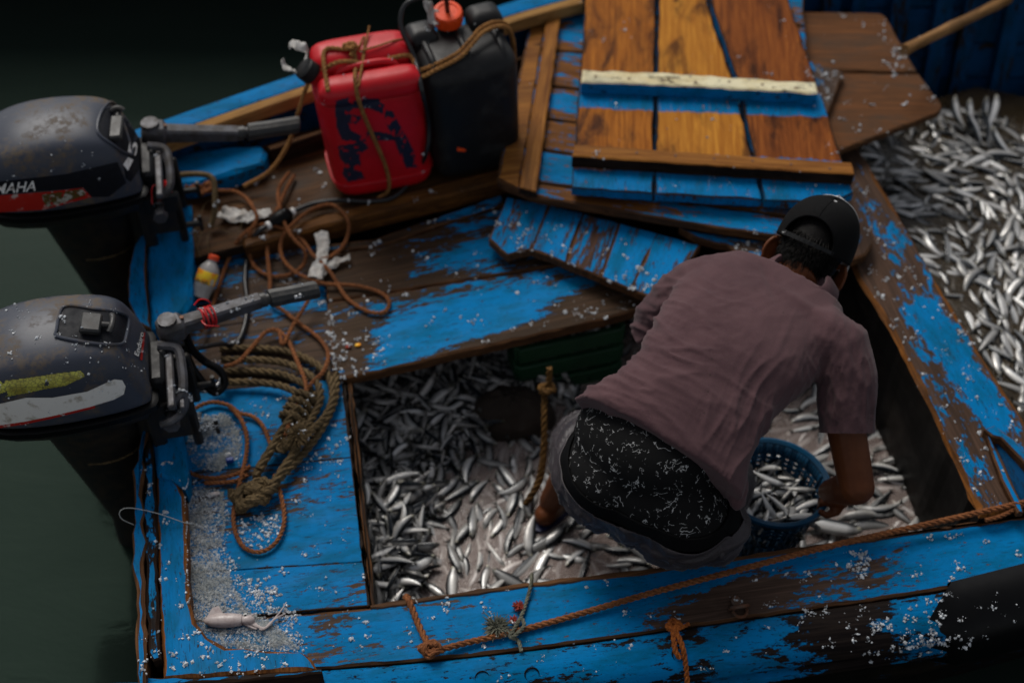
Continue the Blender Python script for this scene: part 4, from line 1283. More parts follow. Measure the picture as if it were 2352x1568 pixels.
# black can
bc, O2, w2, d2, u2 = jerrycan((1085, 362), (985, 395), (1190, 345), 'black plastic jerrycan with an orange red screw cap', 'black_can', (-.02, .12))
H2 = .42
mb = MB(); mb.rings(rbox(O2, w2, d2, u2, .148, .112, H2, .06, taper=.07)); body2 = mb.build('body', M['black_can'], bc, sharp=60)
mb = MB(); mb.rings(rbox(O2 + d2 * .07 + w2 * .095 + u2 * (H2 - .06), w2, d2, u2, .052, .046, .104, .034)); h1 = mb.build('corner_lug', M['black_can'], bc, sharp=60)
mb = MB(); mb.rings(rbox(O2 + d2 * .07 - w2 * .10 + u2 * (H2 - .06), w2, d2, u2, .046, .046, .088, .032)); h2 = mb.build('corner_lug', M['black_can'], bc, sharp=60)
for s in (-.105, .0, .105):
    a0, a1 = O2 + w2 * s + u2 * (H2 - .02), 0
    mb = MB(); mb.tube(spline([a0 - d2 * .085 - u2 * .012, a0 - d2 * .055 + u2 * .014, a0 + u2 * .020, a0 + d2 * .05 + u2 * .014, a0 + d2 * .085], .008), .0115, 10)
    mb.build('handle', M['black_can'], bc)
cc2 = O2 + d2 * .085 - w2 * .012 + u2 * (H2 + .015)
cd2 = (u2 * .9 - d2 * .25).normalized(); ca = cd2.orthogonal().normalized(); cb_ = cd2.cross(ca)
mb = MB(); mb.tube([cc2 - cd2 * .05, cc2 + cd2 * .01], .034, 18); mb.build('spout', M['black_can'], bc)
mb = MB()
rr = []
for f, r_ in ((.0, .042), (.004, .046), (.036, .044), (.042, .040), (.043, .030), (.040, .029)):
    rr.append([cc2 + cd2 * f + (ca * math.cos(i * math.pi / 30) + cb_ * math.sin(i * math.pi / 30)) * r_ * (.955 if (i % 5 == 0 and .001 < f < .04) else 1) for i in range(60)])
mb.rings(rr); mb.build('cap', M['red_cap'], bc, sharp=30)
bvk = bvh_of([body2, h1, h2])
decal('red_mark', bvk, [(1050, 338), (1068, 342), (1070, 348), (1050, 347)], M['red_cap'], bc, cell=1.5, lift=.0012)
bvc = bvh_of([body, hump, hump2, body2, h1, h2])
on = lambda x, y, l=.006, bv=bvc: hit(bv, x, y, l, True)
bk_ = lambda a, b, c: O2 + w2 * a + d2 * b + u2 * (H2 + c)
BKP = [(-.155, -.07, -.03), (-.10, -.085, -.008), (-.03, -.078, .008), (.02, -.055, .026), (.06, -.03, .036), (.11, -.01, .030), (.150, .01, -.002), (.166, .02, -.06), (.168, .03, -.16)]
# lashing over both cans
mb = MB()
ls = thing('rope', P(830, 140, .5), 'tan rope lashing the two jerrycans together and down the red one', 'rope')
p_h = [on(703, 127), on(745, 123), on(790, 116), on(812, 112), on(806, 132, .014)]
rope('strand', p_h, .0065, 'rope_tan', None, parent=ls)
p_h = [P(560, 428, .085), P(620, 392, .12), P(662, 330, .20), P(684, 262, .30), on(716, 190, .008), on(760, 150, .012), on(800, 142, .016), on(850, 146, .012), on(900, 132, .010), on(940, 130, .008)] + [bk_(*q) for q in BKP]
rope('strand', p_h, .0068, 'rope_tan', None, parent=ls)
p_h = [bk_(a, b - .0 + .016, c + .004) for a, b, c in BKP]
rope('strand', p_h, .0062, 'rope_tan', None, parent=ls)
p_h = [on(812, 112, .014), on(816, 150, .014), on(816, 185, .008), on(822, 225, .007), on(838, 270, .007), on(860, 320, .007), on(882, 372, .007), on(892, 412, .007), P(890, 440, .075), P(868, 456, .070)]
rope('strand', p_h, .0062, 'rope_tan', None, parent=ls)
knot('knot', on(806, 116, .008), .016, .006, 'rope_tan', ls, 3, 5)
p_h = [on(820, 120, .008), on(838, 92, .006), on(846, 70, .008), P(848, 60, .52)]
rope('strand', p_h, .003, 'rope_tan', None, parent=ls)
p_h = [on(825, 122, .008), on(870, 108, .006), on(900, 98, .005), on(930, 92, .005)]
rope('strand', p_h, .003, 'rope_tan', None, parent=ls)

# shredded plastic rag under the red can's cap
def rag(name, pts3, mat, thick=.0, seed=1, amp=.012, n=10, parent=None):
    """crumpled cloth strip along a spine of (point, half-width vector)"""
    rows = []
    k = len(pts3)
    for i, (p, h) in enumerate(pts3):
        row = []
        for j in range(n + 1):
            f = j / n * 2 - 1
            q = p + h * f
            nz = noise.noise(q * 55 + Vector((seed, 0, 0))) * amp + noise.noise(q * 130 + Vector((0, seed, 0))) * amp * .5
            row.append(q + UP * (nz + amp * .6) + Vector((noise.noise(q * 40 + Vector((9, seed, 1))), noise.noise(q * 40 + Vector((1, 4, seed))), 0)) * amp * .7)
        rows.append(row)
    mb = MB(); mb.rings(rows, closed=False, cap=False)
    o = mb.build(name, M[mat], parent)
    sol = o.modifiers.new('t', 'SOLIDIFY'); sol.thickness = .0018
    return o
def ragline(pix, wid, seed, z=.02, mat='cloth_white', name='rag', label=None, steps=16, amp=.012, wvec=None):
    sp = spline([P(p[0], p[1], p[2] if len(p) > 2 else z) for p in pix], .006)
    fr = frames(sp)
    pts = []
    for i, (p, (t, a, b)) in enumerate(zip(sp, fr)):
        f = i / (len(sp) - 1)
        ww = np.interp(f, np.linspace(0, 1, len(wid)), wid)
        pts.append((p, (wvec or a) * ww))
    o = rag(name, pts, mat, seed=seed, amp=amp)
    if label: tag(o, label, 'rag')
    return o
ragline([(688, 178, .44), (672, 165, .47), (655, 158, .48), (648, 140, .50)], [.030, .022, .026, .008], 2, name='plastic_scrap', label='shredded grey plastic scrap hanging off the black cap of the red can')
ragline([(698, 160, .46), (705, 135, .50), (700, 115, .53), (672, 108, .54), (668, 118, .53)], [.024, .018, .022, .018, .004], 4, name='plastic_scrap', label='curled grey plastic scrap standing up beside the red can')
ragline([(1010, 62, .50), (995, 40, .52), (985, 20, .55), (972, 2, .57)], [.020, .022, .014, .004], 6, name='plastic_scrap', label='grey plastic scrap stuck beside the orange red cap of the black can')
ragline([(507, 490), (540, 497), (580, 500), (622, 488)], [.030, .026, .022, .012], 8, z=.065, label='crumpled whitish rag lying on the brown shelf')
ragline([(738, 540), (742, 570), (738, 600), (725, 640)], [.020, .018, .017, .026], 12, z=.04, label='white plastic strip lying over the rope coil')
ragline([(722, 640), (745, 620), (770, 606), (802, 592)], [.020, .020, .012, .010], 14, z=.032, name='rag', label='small dirty rag with an orange patch beside the rope coil')
# fuel hose with primer bulb
fh = thing('fuel_hose', P(760, 465, .07), 'black rubber fuel hose with a primer bulb, running from the black can', 'hose')
hp = [cc2 + cd2 * .035, cc2 + cd2 * .10 - w2 * .01, P(985, -6, .60), P(945, 2, .60), P(924, 24, .58), P(922, 66, .54), on(944, 130, .012), on(962, 200, .012), on(976, 280, .012), on(975, 345, .012), P(950, 405, .09), P(905, 452, .075), P(850, 462, .07), P(780, 460, .07), P(720, 468, .07), P(676, 484, .07)]
mb = MB(); mb.tube(spline(hp, .012), .0075, 10); mb.build('hose', M['hose'], fh)
ba, bb = P(676, 484, .078), P(612, 520, .078)
mb = MB(); mb.tube([ba.lerp(bb, f) for f in (0.1, .16, .25, .4, .55, .7, .8, .9)], [.009, .016, .023, .026, .025, .021, .014, .009], 14); mb.build('primer_bulb', M['black_rubber'], fh)
for q in (ba, bb):
    mb = MB(); mb.tube([q.lerp(ba.lerp(bb, .5), .02), q.lerp(ba.lerp(bb, .5), .24)], .0125, 12); mb.build('hose_clip', M['white_decal'], fh)
hp = [P(614, 519, .075), P(590, 535, .068), P(570, 580, .015), P(563, 640, .012), P(568, 700, .012), P(560, 755, .012), P(540, 790, .012), P(505, 790, .06), P(450, 800, .12)]
mb = MB(); mb.tube(spline(hp, .012), .0072, 10); mb.build('hose', M['hose'], fh)

# tangled brown rope on the stern
r_ = .0060
rope('rope', Z([(462, 760, .04), (482, 720, .02), (500, 666, .012), (524, 597, .014), (549, 549, .065), (588, 519, .072), (632, 519, .075), (690, 548, .045), (724, 590, .05), (752, 592, .045), (782, 572, .035), (799, 540, .035), (797, 502, .07), (763, 471, .075), (715, 482, .075), (668, 519, .08), (646, 552, .05), (648, 590, .03), (675, 622, .025), (714, 641, .035), (750, 652, .040), (817, 656, .035), (871, 671, .033), (893, 690, .033), (888, 712, .033), (864, 719, .033), (830, 708, .033), (793, 680, .033), (763, 631, .045), (735, 600, .05)]),
     r_, 'rope', 'brown rope with an open loop reaching onto the hatch board')
rope('rope', Z([(664, 396, .072), (640, 436, .078), (646, 490, .085), (668, 540, .075), (700, 578, .05), (694, 612, .02), (656, 633, .012), (612, 631, .012), (580, 604, .014), (570, 556, .045), (580, 522, .085), (590, 498, .085), (572, 462, .075), (540, 440, .08), (500, 438, .09), (455, 436, .10), (425, 428, .12)]),
     r_, 'rope', 'brown rope looping over the shelf edge beside the white rag')
rope('rope', Z([(676, 402, .07), (655, 440, .075), (630, 500, .075), (614, 560, .04), (620, 640, .025), (622, 690, .02), (652, 714, .014), (690, 744, .014), (734, 778, .014), (754, 812, .03), (744, 851, .04), (715, 881, .045), (690, 915, .05), (668, 960, .055), (655, 1000, .06)]),
     r_, 'rope', 'brown rope running from the shelf down into the olive rope hank')
rope('rope', Z([(729, 646, .055), (705, 695, .05), (675, 744, .028), (650, 790, .03), (640, 760, .03), (612, 762, .028), (580, 796, .028), (548, 830, .04), (515, 842, .05)]),
     r_, 'rope', 'brown rope hooked from the tiller grip to the knot by the shackle')
rope('rope', Z([(636, 756, .02), (661, 780, .02), (680, 822, .035), (700, 871, .05), (705, 900, .06)]), r_, 'rope', 'short brown rope end dropping onto the olive rope hank')
rope('rope', Z([(622, 1020, .02), (604, 978, .012), (580, 956, .012), (550, 948, .012), (524, 930, .014), (481, 924, .016), (437, 946, .018), (409, 987, .03), (403, 1027, .03), (421, 1070, .018), (453, 1092, .014), (502, 1097, .014), (546, 1087, .018), (575, 1070, .02)]),
     r_, 'rope', 'brown rope ring lying round the heap of crushed ice')
rope('rope', Z([(528, 934, .022), (552, 960, .024), (566, 998, .02), (566, 1040, .016), (556, 1088, .024), (543, 1140, .02), (536, 1184, .014), (542, 1225, .014), (562, 1257, .012), (594, 1267, .012), (626, 1253, .012), (647, 1221, .012), (653, 1180, .012), (642, 1124, .016), (630, 1090, .02)]),
     r_, 'rope', 'brown rope bight hanging below the big knot over the blue deck')
rope('rope', Z([(470, 1108, .012), (500, 1108, .012), (540, 1104, .014), (570, 1090, .02)]), r_, 'rope', 'short brown rope lying just under the rope ring')
rope('rope', Z([(212, 1105, -.3), (240, 1100, -.3), (275, 1080, -.25), (300, 1055, -.1)]), r_, 'rope', 'brown rope hanging outside the transom by the water')
for k, (x, y) in enumerate(((448, 432), (436, 420), (470, 440))):
    knot('rope_knot' if 0 else 'rope', P(x, y, .085), .028, .006, 'rope', None, 4, 20 + k)
    tag(bpy.context.scene.collection.objects[-1], ('bunched brown rope beneath the carry bar of the far motor', 'brown rope turns behind the far motor', 'brown rope bunch beside the blue corner knee')[k], 'rope')
# olive rope hank with knots
ok = thing('rope_hank', P(650, 1000, .0), 'thick olive rope hank with a frayed tuft and a big end knot on the deck', 'rope')
ro = .0108
base = [(505, 800), (590, 800), (660, 808), (708, 832), (738, 866), (745, 915), (728, 960)]
for k, (dx, dy, sq) in enumerate(((0, 0, 1.0), (8, 26, .93), (10, 52, .88), (14, 78, .84))):
    pts = []
    for x, y in base:
        xx = 505 + (x - 505) * (1.0 if k == 0 else sq) + dx * .4 + (18 if k == 0 else 8 - 4 * k) * max(0, (x - 650)) / 90
        yy = 800 + (y - 800) * sq + dy * (1 - .75 * max(0, min(1, (y - 820) / 120)))
        pts.append((xx, yy, .014 + .012 * (k % 2) + .012 * max(0, (x - 640)) / 100))
    pts += [(712 - 8 * k, 990 - 6 * k, .05), (686, 1010, .06)]
    rope('turn', Z(pts), ro, 'rope_olive', None, parent=ok)
rope('turn', Z([(772, 858, .02), (770, 912, .02), (750, 965, .02), (722, 1010, .02), (690, 1050, .025), (650, 1090, .03), (626, 1122, .03)]), ro, 'rope_olive', None, parent=ok)
rope('turn', Z([(672, 960, .05), (655, 990, .04), (630, 1022, .03), (604, 1060, .03), (588, 1096, .03)]), ro * 1.15, 'rope_olive', None, parent=ok)
rope('turn', Z([(690, 1004, .06), (676, 1040, .04), (655, 1070, .035), (636, 1100, .035), (618, 1128, .035)]), ro * 1.15, 'rope_olive', None, parent=ok)
rope('turn', Z([(682, 936, .065), (662, 968, .055), (640, 1000, .05), (618, 1040, .045), (596, 1078, .04)]), ro * 1.1, 'rope_olive', None, parent=ok)
wr = []
for i in range(26):
    an = i * .9
    c = P(702, 915, .03).lerp(P(668, 972, .035), i / 25)
    ax = (P(668, 972, .035) - P(702, 915, .03)).normalized(); q = ax.cross(UP).normalized(); u = q.cross(ax)
    wr.append(c + q * math.cos(an) * .034 + u * math.sin(an) * .030)
rope('whipping', wr, .010, 'rope_olive', None, parent=ok)
knot('knot', P(572, 1150, .012), .040, .0125, 'rope_olive', ok, 4, 8)
knot('knot', P(602, 1128, .018), .030, .0115, 'rope_olive', ok, 3, 11)
knot('knot', P(650, 1030, .03), .022, .010, 'rope_olive', ok, 2, 13)
tuft('frayed_tuft', P(684, 1002, .065), .036, 'rope_olive', ok, 320)
rope('rope', Z([(440, 800, .06), (470, 830, .05), (500, 850, .05), (520, 880, .04), (480, 890, .03)]), .010, 'rope_olive', 'olive rope bunched behind the bright shackle')
# side deck rope with its knot, the taut line to the bow
sr = thing('rope', P(990, 1495, .0), 'long brown rope stretched along the near side deck from a knot', 'rope')
rope('strand', Z([(996, 1496, .02), (1060, 1478, .014), (1180, 1450, .011), (1300, 1418, .012), (1500, 1360, .022), (1700, 1307, .030), (1900, 1255, .034), (2100, 1210, .038), (2250, 1176, .042), (2420, 1138, .046)]), .0082, 'rope', None, parent=sr)
rope('strand', Z([(932, 1370, -.03), (938, 1374, .010), (950, 1405, .011), (962, 1435, .012), (975, 1462, .014), (986, 1484, .02)]), .0082, 'rope', None, parent=sr)
rope('strand', Z([(2262, 1194, .03), (2300, 1184, .035), (2350, 1160, .04), (2420, 1140, .045)]), .006, 'rope', None, parent=sr)
knot('knot', P(990, 1494, .012), .021, .008, 'rope', sr, 4, 4)
# grey green cord with frayed pompom
gcd = thing('cord', P(1180, 1440, 0), 'thin grey green cord with a frayed pompom tied over the near side deck', 'cord')
rope('strand', Z([(1222, 1318, -.12), (1220, 1338, .006), (1212, 1372, .008), (1200, 1408, .010), (1188, 1436, .014), (1176, 1462, .014), (1190, 1452, .024), (1204, 1436, .018), (1196, 1420, .016), (1180, 1446, .020), (1172, 1462, .016), (1190, 1470, .010), (1198, 1495, .010)]), .0048, 'rope_grey', None, parent=gcd)
rope('strand', Z([(1172, 1456, .012), (1160, 1450, .014), (1148, 1444, .012)]), .007, 'rope_grey', None, parent=gcd)
tuft('frayed_tuft', P(1142, 1440, .012), .030, 'rope_grey', gcd, 300, 5)
tuft('red_fray', P(1190, 1392, .010), .014, 'red_thread', gcd, 90, 6)
tuft('red_fray', P(1180, 1424, .010), .012, 'red_thread', gcd, 70, 7)
# orange cord on the rub rail
oc = thing('cord', P(1550, 1440, 0), 'orange cord tied round the rub rail', 'cord')
rope('strand', Z([(1538, 1436, .03), (1552, 1450, .032), (1566, 1480, .022), (1574, 1520, -.01), (1580, 1580, -.06)]), .0068, 'rope_orange', None, parent=oc)
rope('strand', Z([(1546, 1440, .03), (1548, 1470, .025), (1552, 1496, .012), (1562, 1510, .0)]), .0068, 'rope_orange', None, parent=oc)
rope('strand', Z([(1550, 1444, .03), (1566, 1440, .025), (1582, 1432, .018)]), .005, 'rope_orange', None, parent=oc)
knot('knot', P(1548, 1440, .022), .016, .0065, 'rope_orange', oc, 3, 15)
# mustard rope hanging into the hold
hr = thing('rope', P(1215, 1150, -.3), 'mustard rope with a knot hanging into the main hold', 'rope')
rope('strand', Z([(1262, 845, .02), (1260, 880, -.03), (1252, 905, -.06), (1250, 960, -.10), (1250, 1030, -.17), (1242, 1080, -.22), (1228, 1122, -.27), (1206, 1158, -.31)]), .009, 'rope_dark', None, parent=hr)
rope('strand', Z([(1250, 1010, -.15), (1246, 1070, -.21), (1236, 1110, -.25), (1212, 1150, -.29)]), .010, 'rope_dark', None, parent=hr)
knot('knot', P(1256, 898, -.05), .020, .009, 'rope_dark', hr, 3, 18)

# ------------------------------------------------------------------ small things on the stern
bt = thing('drink_bottle', P(458, 690, 0), 'small soft drink bottle with orange cap and yellow label', 'bottle')
ba, bb = P(459, 682, .02), P(493, 586, .105)
ax = (bb - ba).normalized(); Lb = (bb - ba).length
def bring(f0, f1, r0, name, mat, prof):
    mb = MB(); mb.tube([ba + ax * Lb * f for f, r in prof], [r for f, r in prof], 20); return mb.build(name, mat, bt)
bo = bring(0, 1, 0, 'body', M['clear'], [(0, .022), (.02, .027), (.08, .026), (.2, .0275), (.34, .030), (.62, .030), (.70, .0275), (.80, .018), (.86, .0125), (.90, .0125)])
bring(0, 1, 0, 'label_band', M['label_yel'], [(.335, .0302), (.34, .0306), (.62, .0306), (.625, .0302)])
bring(0, 1, 0, 'cap', M['orange_cap'], [(.885, .014), (.89, .0155), (.985, .0155), (1.0, .013)])
bvb = bvh_of([o for o in bt.children if o.name.startswith('label')])
lettering('label_lettering', bvb, 'Mirinda', (447, 647), (9.5, 2.2), (3.5, -11), M['green_ink'], bt, lift=.001, shear=.2)
decal('label_panel', bvb, [(484, 644), (491, 641), (489, 658), (481, 662)], M['label_white'], bt, cell=1.5, lift=.001)
shk = thing('shackle', P(480, 890, .05), 'bright steel shackle hook beside the near motor', 'shackle')
mb = MB(); mb.tube(spline(Z([(442, 876, .10), (446, 890, .09), (468, 898, .085), (492, 890, .085), (508, 872, .09), (506, 850, .10)]), .006), .0065, 10); mb.build('bow', M['steel'], shk)
mb = MB(); mb.tube(Z([(436, 884, .10), (460, 868, .105)]), .009, 10); mb.build('pin', M['steel'], shk)
cbl = MB(); cbl.tube(spline(Z([(408, 735, .30), (425, 765, .26), (440, 800, .2), (470, 830, .14), (505, 850, .12), (516, 880, .09), (495, 902, .08), (468, 880, .1), (440, 840, .14), (420, 790, .2)]), .01), .011, 10)
tag(cbl.build('safety_cable', M['black_rubber']), 'thick black safety cable looped from the near motor to the shackle', 'cable')
pn = MB(); pn.box(P(453, 972, .03), (P(447, 996, .03) - P(459, 946, .03)) * .5, LON * .007, UP * .004, bev=.002)
pin = tag(pn.build('steel_pin', M['steel']), 'small flat steel pin lying inside the rope ring', 'pin')
# bent olive pipe behind the far motor
bp = MB(); bp.tube(spline(Z([(410, 402, .16), (450, 400, .17), (480, 404, .17), (492, 420, .16), (494, 460, .13), (492, 492, .10), (484, 520, .075)]), .01), .009, 10)
tag(bp.build('bent_hose', M['rope_olive']), 'bent olive hose standing on the shelf beside the far motor', 'hose')
# squid
sq = thing('squid', P(510, 1425, 0), 'pale squid lying on crushed ice in the corner of the deck', 'squid')
ax0, ax1 = P(468, 1425, .016), P(556, 1423, .016)
d = (ax1 - ax0); dn = d.normalized(); q = UP.cross(dn)
mb = MB()
rr = []
for f, r_ in ((0, .003), (.06, .009), (.2, .015), (.45, .0185), (.75, .018), (.95, .015), (1.0, .0135), (1.0, .010)):
    rr.append([ax0 + d * f + q * r_ * math.cos(i * math.pi / 8) + UP * (r_ * .85 * math.sin(i * math.pi / 8)) for i in range(16)])
mb.rings(rr); mantle = mb.build('mantle', M['squid'], sq)
mb = MB(); f0 = ax0 + d * .08
mb.rings([[f0 + d * a + q * s + UP * (.006 + .004 * math.sin(a * 9)) for a, s in ((0, .008), (.12, .03), (.28, .036), (.42, .016))], [f0 + d * a + q * s - UP * .002 for a, s in ((0, .006), (.14, .026), (.28, .032), (.40, .014))]], closed=True, cap=True)
mb.build('fin', M['squid'], sq)
mb = MB(); mb.ball(ax1 + dn * .012, dn * .02, q * .0125, UP * .011, 14, 8); mb.build('head', M['squid'], sq)
mb = MB(); e = ax1 + dn * .008 + q * .009 + UP * .007; mb.ball(e, dn * .006, q * .005, UP * .005, 12, 8); eye = mb.build('eye', M['eye_white'], sq)
mb = MB(); mb.ball(e + (CAM - e).normalized() * .0032, dn * .0034, q * .0034, UP * .0026, 10, 6); mb.build('pupil', M['eye_black'], eye)
for k, ends in enumerate(([(560, 1420), (575, 1414), (586, 1408)], [(562, 1424), (580, 1428), (592, 1436), (598, 1446)], [(562, 1427), (580, 1434), (594, 1440), (602, 1447)], [(560, 1430), (578, 1440), (590, 1444)],
                          [(564, 1428), (590, 1436), (606, 1444), (622, 1428), (640, 1416), (656, 1408)], [(566, 1426), (596, 1440), (612, 1440), (634, 1416), (648, 1398), (658, 1382)])):
    sp = spline(Z([(x, y, .011) for x, y in ends]), .005)
    mb = MB(); mb.tube(sp, [.0048 * (1 - .75 * i / len(sp)) for i in range(len(sp))], 8); mb.build('arm', M['squid'], sq)
# bits on the deck
bit = MB(); bit.box(P(528, 1056, .012), LON * .010, TRV * .006, UP * .007, bev=.002)
tag(bit.build('bottle_cap', M['cyan_bit']), 'small blue plastic bit on the ice heap', 'plastic bit')
bit = MB(); bit.ball(P(524, 1044, .014), LON * .009, TRV * .006, UP * .006, 8, 6)
tag(bit.build('shell_bit', M['white_decal']), 'small white bit beside the blue plastic bit', 'plastic bit')
bit = MB(); bit.ball(P(490, 1135, .006), LON * .018, TRV * .008, UP * .006, 10, 6)
tag(bit.build('fish_scrap', M['squid']), 'pinkish fish scrap on the ice by the rope ring', 'fish scrap')
for k, (x, y, mt, lb) in enumerate(((822, 792, 'label_yel', 'tiny yellow scrap on the corner of the hatch board'), (800, 796, 'red_thread', 'tiny dark red scrap beside the yellow one'))):
    bit = MB(); bit.ball(P(x, y, .026), LON * .009, TRV * .006, UP * .004, 8, 5); tag(bit.build('scrap', M[mt]), lb, 'scrap')
ln = MB(); ln.tube(spline([P(308, 1205, .08), P(278, 1190, .12), P(276, 1172, .14), P(300, 1166, .14), P(360, 1178, .10), P(425, 1200, .068), P(450, 1204, .02), P(480, 1222, .01)], .01), .0011, 5)
tag(ln.build('fishing_line', M['clear_line']), 'thin clear fishing line curling over the transom corner', 'line')
for k, pth in enumerate(([(455, 560), (470, 520), (500, 500), (530, 470), (556, 468)], [(460, 590), (448, 540), (470, 470), (500, 460)], [(480, 590), (478, 540), (500, 520), (540, 540), (560, 500)])):
    ln = MB(); ln.tube(spline(Z(pth, .06), .01), .0012, 5)
    tag(ln.build('fishing_line', M['rope_olive']), ('thin line curling from the bottle to the whitish rag', 'thin line beside the bent olive hose', 'thin line looping right of the bottle')[k], 'line')
# ------------------------------------------------------------------ fish
def fish_mesh(bend, name):
    """one sardine, 1 unit long, nose at +x, back at +y, flank up"""
    xs = [.50, .475, .43, .36, .26, .12, -.04, -.18, -.29, -.36, -.395]
    hh = [.004, .030, .056, .080, .099, .107, .100, .078, .050, .030, .022]
    ww = [.003, .020, .036, .048, .056, .058, .052, .038, .022, .012, .008]
    n = 10
    mb = MB(); cols = []
    def bx(x): return bend * (x * x - .06)
    def cc(s, x):
        # s = +1 back .. -1 belly
        if s > .45: c = (.008, .013, .020)
        elif s > .18: c = (.05, .07, .095)
        elif s > .05: c = (.55, .60, .64)
        elif s > -.5: c = (.95, .95, .94)
        else: c = (.96, .93, .88)
        if x > .40: c = tuple(a * .50 + b for a, b in zip(c, (.03, .024, .0)))
        elif x > .34: c = tuple(a * .35 for a in c)
        return c
    rr = []
    for x, h, w_ in zip(xs, hh, ww):
        ring = []
        for i in range(n):
            t = 2 * math.pi * i / n
            yy = math.sin(t)
            ring.append((x, h * yy * (1.0 if yy > 0 else 1.12) + bx(x), w_ * math.cos(t)))
            cols.append(cc(yy, x))
        rr.append(ring)
    mb.rings(rr)
    k = len(mb.v)
    y0 = bx(-.40)
    mb.add([(-.385, y0 + .02, 0), (-.385, y0 - .02, 0), (-.50, bx(-.5) + .095, .004), (-.455, bx(-.455), 0), (-.50, bx(-.5) - .095, -.004),
            (-.385, y0, .008), (-.385, y0, -.008)], [(0, 2, 3, 5), (5, 3, 4, 1), (0, 6, 3, 2), (6, 1, 4, 3)])
    cols += [(.12, .12, .10)] * 7
    # dorsal and belly fins
    mb.add([(.06, .095 + bx(.06), 0), (-.06, .09 + bx(-.06), 0), (-.02, .135 + bx(-.02), 0), (.0, .095, .006)], [(0, 2, 1), (0, 1, 3)])
    cols += [(.06, .07, .07)] * 4
    # gill plate line and eyes
    for s in (1, -1):
        nn = len(mb.v)
        ring = [((.435 + .026 * math.cos(a * math.pi / 4)), .014 + bx(.43) + .026 * math.sin(a * math.pi / 4), s * .037) for a in range(8)]
        mb.add(ring + [(.435, .012 + bx(.43), s * .044)], [(a, (a + 1) % 8, 8) for a in range(8)])
        cols += [(.70, .66, .5)] * 8 + [(.004, .004, .004)]
    me = bpy.data.meshes.new(name)
    me.from_pydata(mb.v, [], mb.f)
    me.materials.append(M['fish'])
    ca = me.color_attributes.new('skin', 'FLOAT_COLOR', 'POINT')
    ca.data.foreach_set('color', np.array([(*c, 1) for c in cols], dtype=np.float32).ravel())
    bm = bmesh.new(); bm.from_mesh(me); bmesh.ops.recalc_face_normals(bm, faces=bm.faces); bm.to_mesh(me); bm.free()
    me.polygons.foreach_set('use_smooth', [True] * len(me.polygons))
    return me
FISH = [fish_mesh(b, 'sardine') for b in (-.62, -.3, -.1, .12, .32, .6)]
def fish_matrix(p, yaw, roll, pitch, L):
    return Matrix.Translation(p) @ Matrix.Rotation(yaw, 4, 'Z') @ Matrix.Rotation(pitch, 4, 'Y') @ Matrix.Rotation(roll, 4, 'X') @ Matrix.Diagonal((L, L, L * 1.05, 1))
REST = []                                  # (mesh index, matrix) of the fish past the first three hundred
def put_fish(mi, mx, label, group):
    o = bpy.data.objects.new('sardine', FISH[mi])
    o.matrix_world = mx
    COL.objects.link(o)
    return tag(o, label, 'fish', group)
def poly_world(pix, z): return [(P(x, y, z).x, P(x, y, z).y) for x, y in pix]
def scatter(poly, n, zf, dmin, L, label, group, individuals, topz=0.0, rollsd=.45, pitchsd=.12, avoid=None, yawf=None):
    """n fish in layers; the first `individuals` of the top layer are objects of their own"""
    xs = [p[0] for p in poly]; ys = [p[1] for p in poly]
    pts, tries = [], 0
    while len(pts) < n and tries < n * 60:
        tries += 1
        x, y = random.uniform(min(xs), max(xs)), random.uniform(min(ys), max(ys))
        if not inpoly(x, y, poly): continue
        if avoid and avoid(x, y): continue
        if any((x - a) ** 2 + (y - b) ** 2 < dmin ** 2 for a, b in pts): continue
        pts.append((x, y))
    for i, (x, y) in enumerate(pts):
        z = zf(x, y)
        if z is None: continue
        yaw = yawf(x, y) if yawf else random.uniform(0, 2 * math.pi)
        roll = random.gauss(0, rollsd) + (math.pi if random.random() < .5 else 0)
        mx = fish_matrix((x, y, z + topz + random.uniform(-.006, .010)), yaw, roll, random.gauss(0, pitchsd), L * random.uniform(.72, 1.2))
        if i < individuals: put_fish(random.randrange(6), mx, label(x, y) if callable(label) else label, group)
        else: REST.append((random.randrange(6), mx))
ZF = -.335
def mound(x, y):
    """heap against the stern end of the main hold"""
    px, py, _ = proj((x, y, ZF + .05))
    edge = np.interp(py, [860, 960, 1060, 1200, 1300, 1400], [1330, 1180, 1010, 990, 980, 960])
    k = max(0.0, min(1.0, (edge + 40 - px) / 120.0))
    return ZF - .018 + .075 * k * k * (3 - 2 * k) + .012 * noise.noise(Vector((x * 9, y * 9, 0)))
hold_px = [(800, 870), (1100, 800), (1420, 720), (1700, 640), (1960, 640), (2100, 880), (2240, 1200), (2000, 1290), (1700, 1320), (1250, 1372), (855, 1420)]
def in_heap(x, y): return mound(x, y) > ZF + .012
heap_w = poly_world(hold_px, ZF)
foot = P(1262, 1185, ZF)
near_foot = lambda x, y: (x - foot.x) ** 2 + (y - foot.y) ** 2 < .07 ** 2
def band(v, cuts, names):
    for c, n in zip(cuts, names):
        if v < c: return n
    return names[-1]
def lab_heap(x, y):
    px, py, _ = proj((x, y, ZF))
    return 'silver sardine on the dry heap, ' + band(py, (950, 1080, 1230), ('just below the big hatch board ' + ('next to the coaming' if px < 900 else 'near its middle' if px < 1010 else 'close to the sack'), 'below the sack and beside the coaming' if px < 960 else 'at the far edge of the milky water', 'halfway along the coaming', 'in the corner by the near side deck'))
def lab_milk(x, y):
    px, py, _ = proj((x, y, ZF))
    if px > 1650: return 'silver sardine half afloat behind the bucket, ' + ('above the bent arm' if py < 1050 else 'below the hand')
    return 'silver sardine half afloat in milky water, ' + band(py, (1060, 1160, 1260), ('near the mustard rope', 'beside the heap and above the sandal', 'in front of the sandal', 'along the near side deck'))
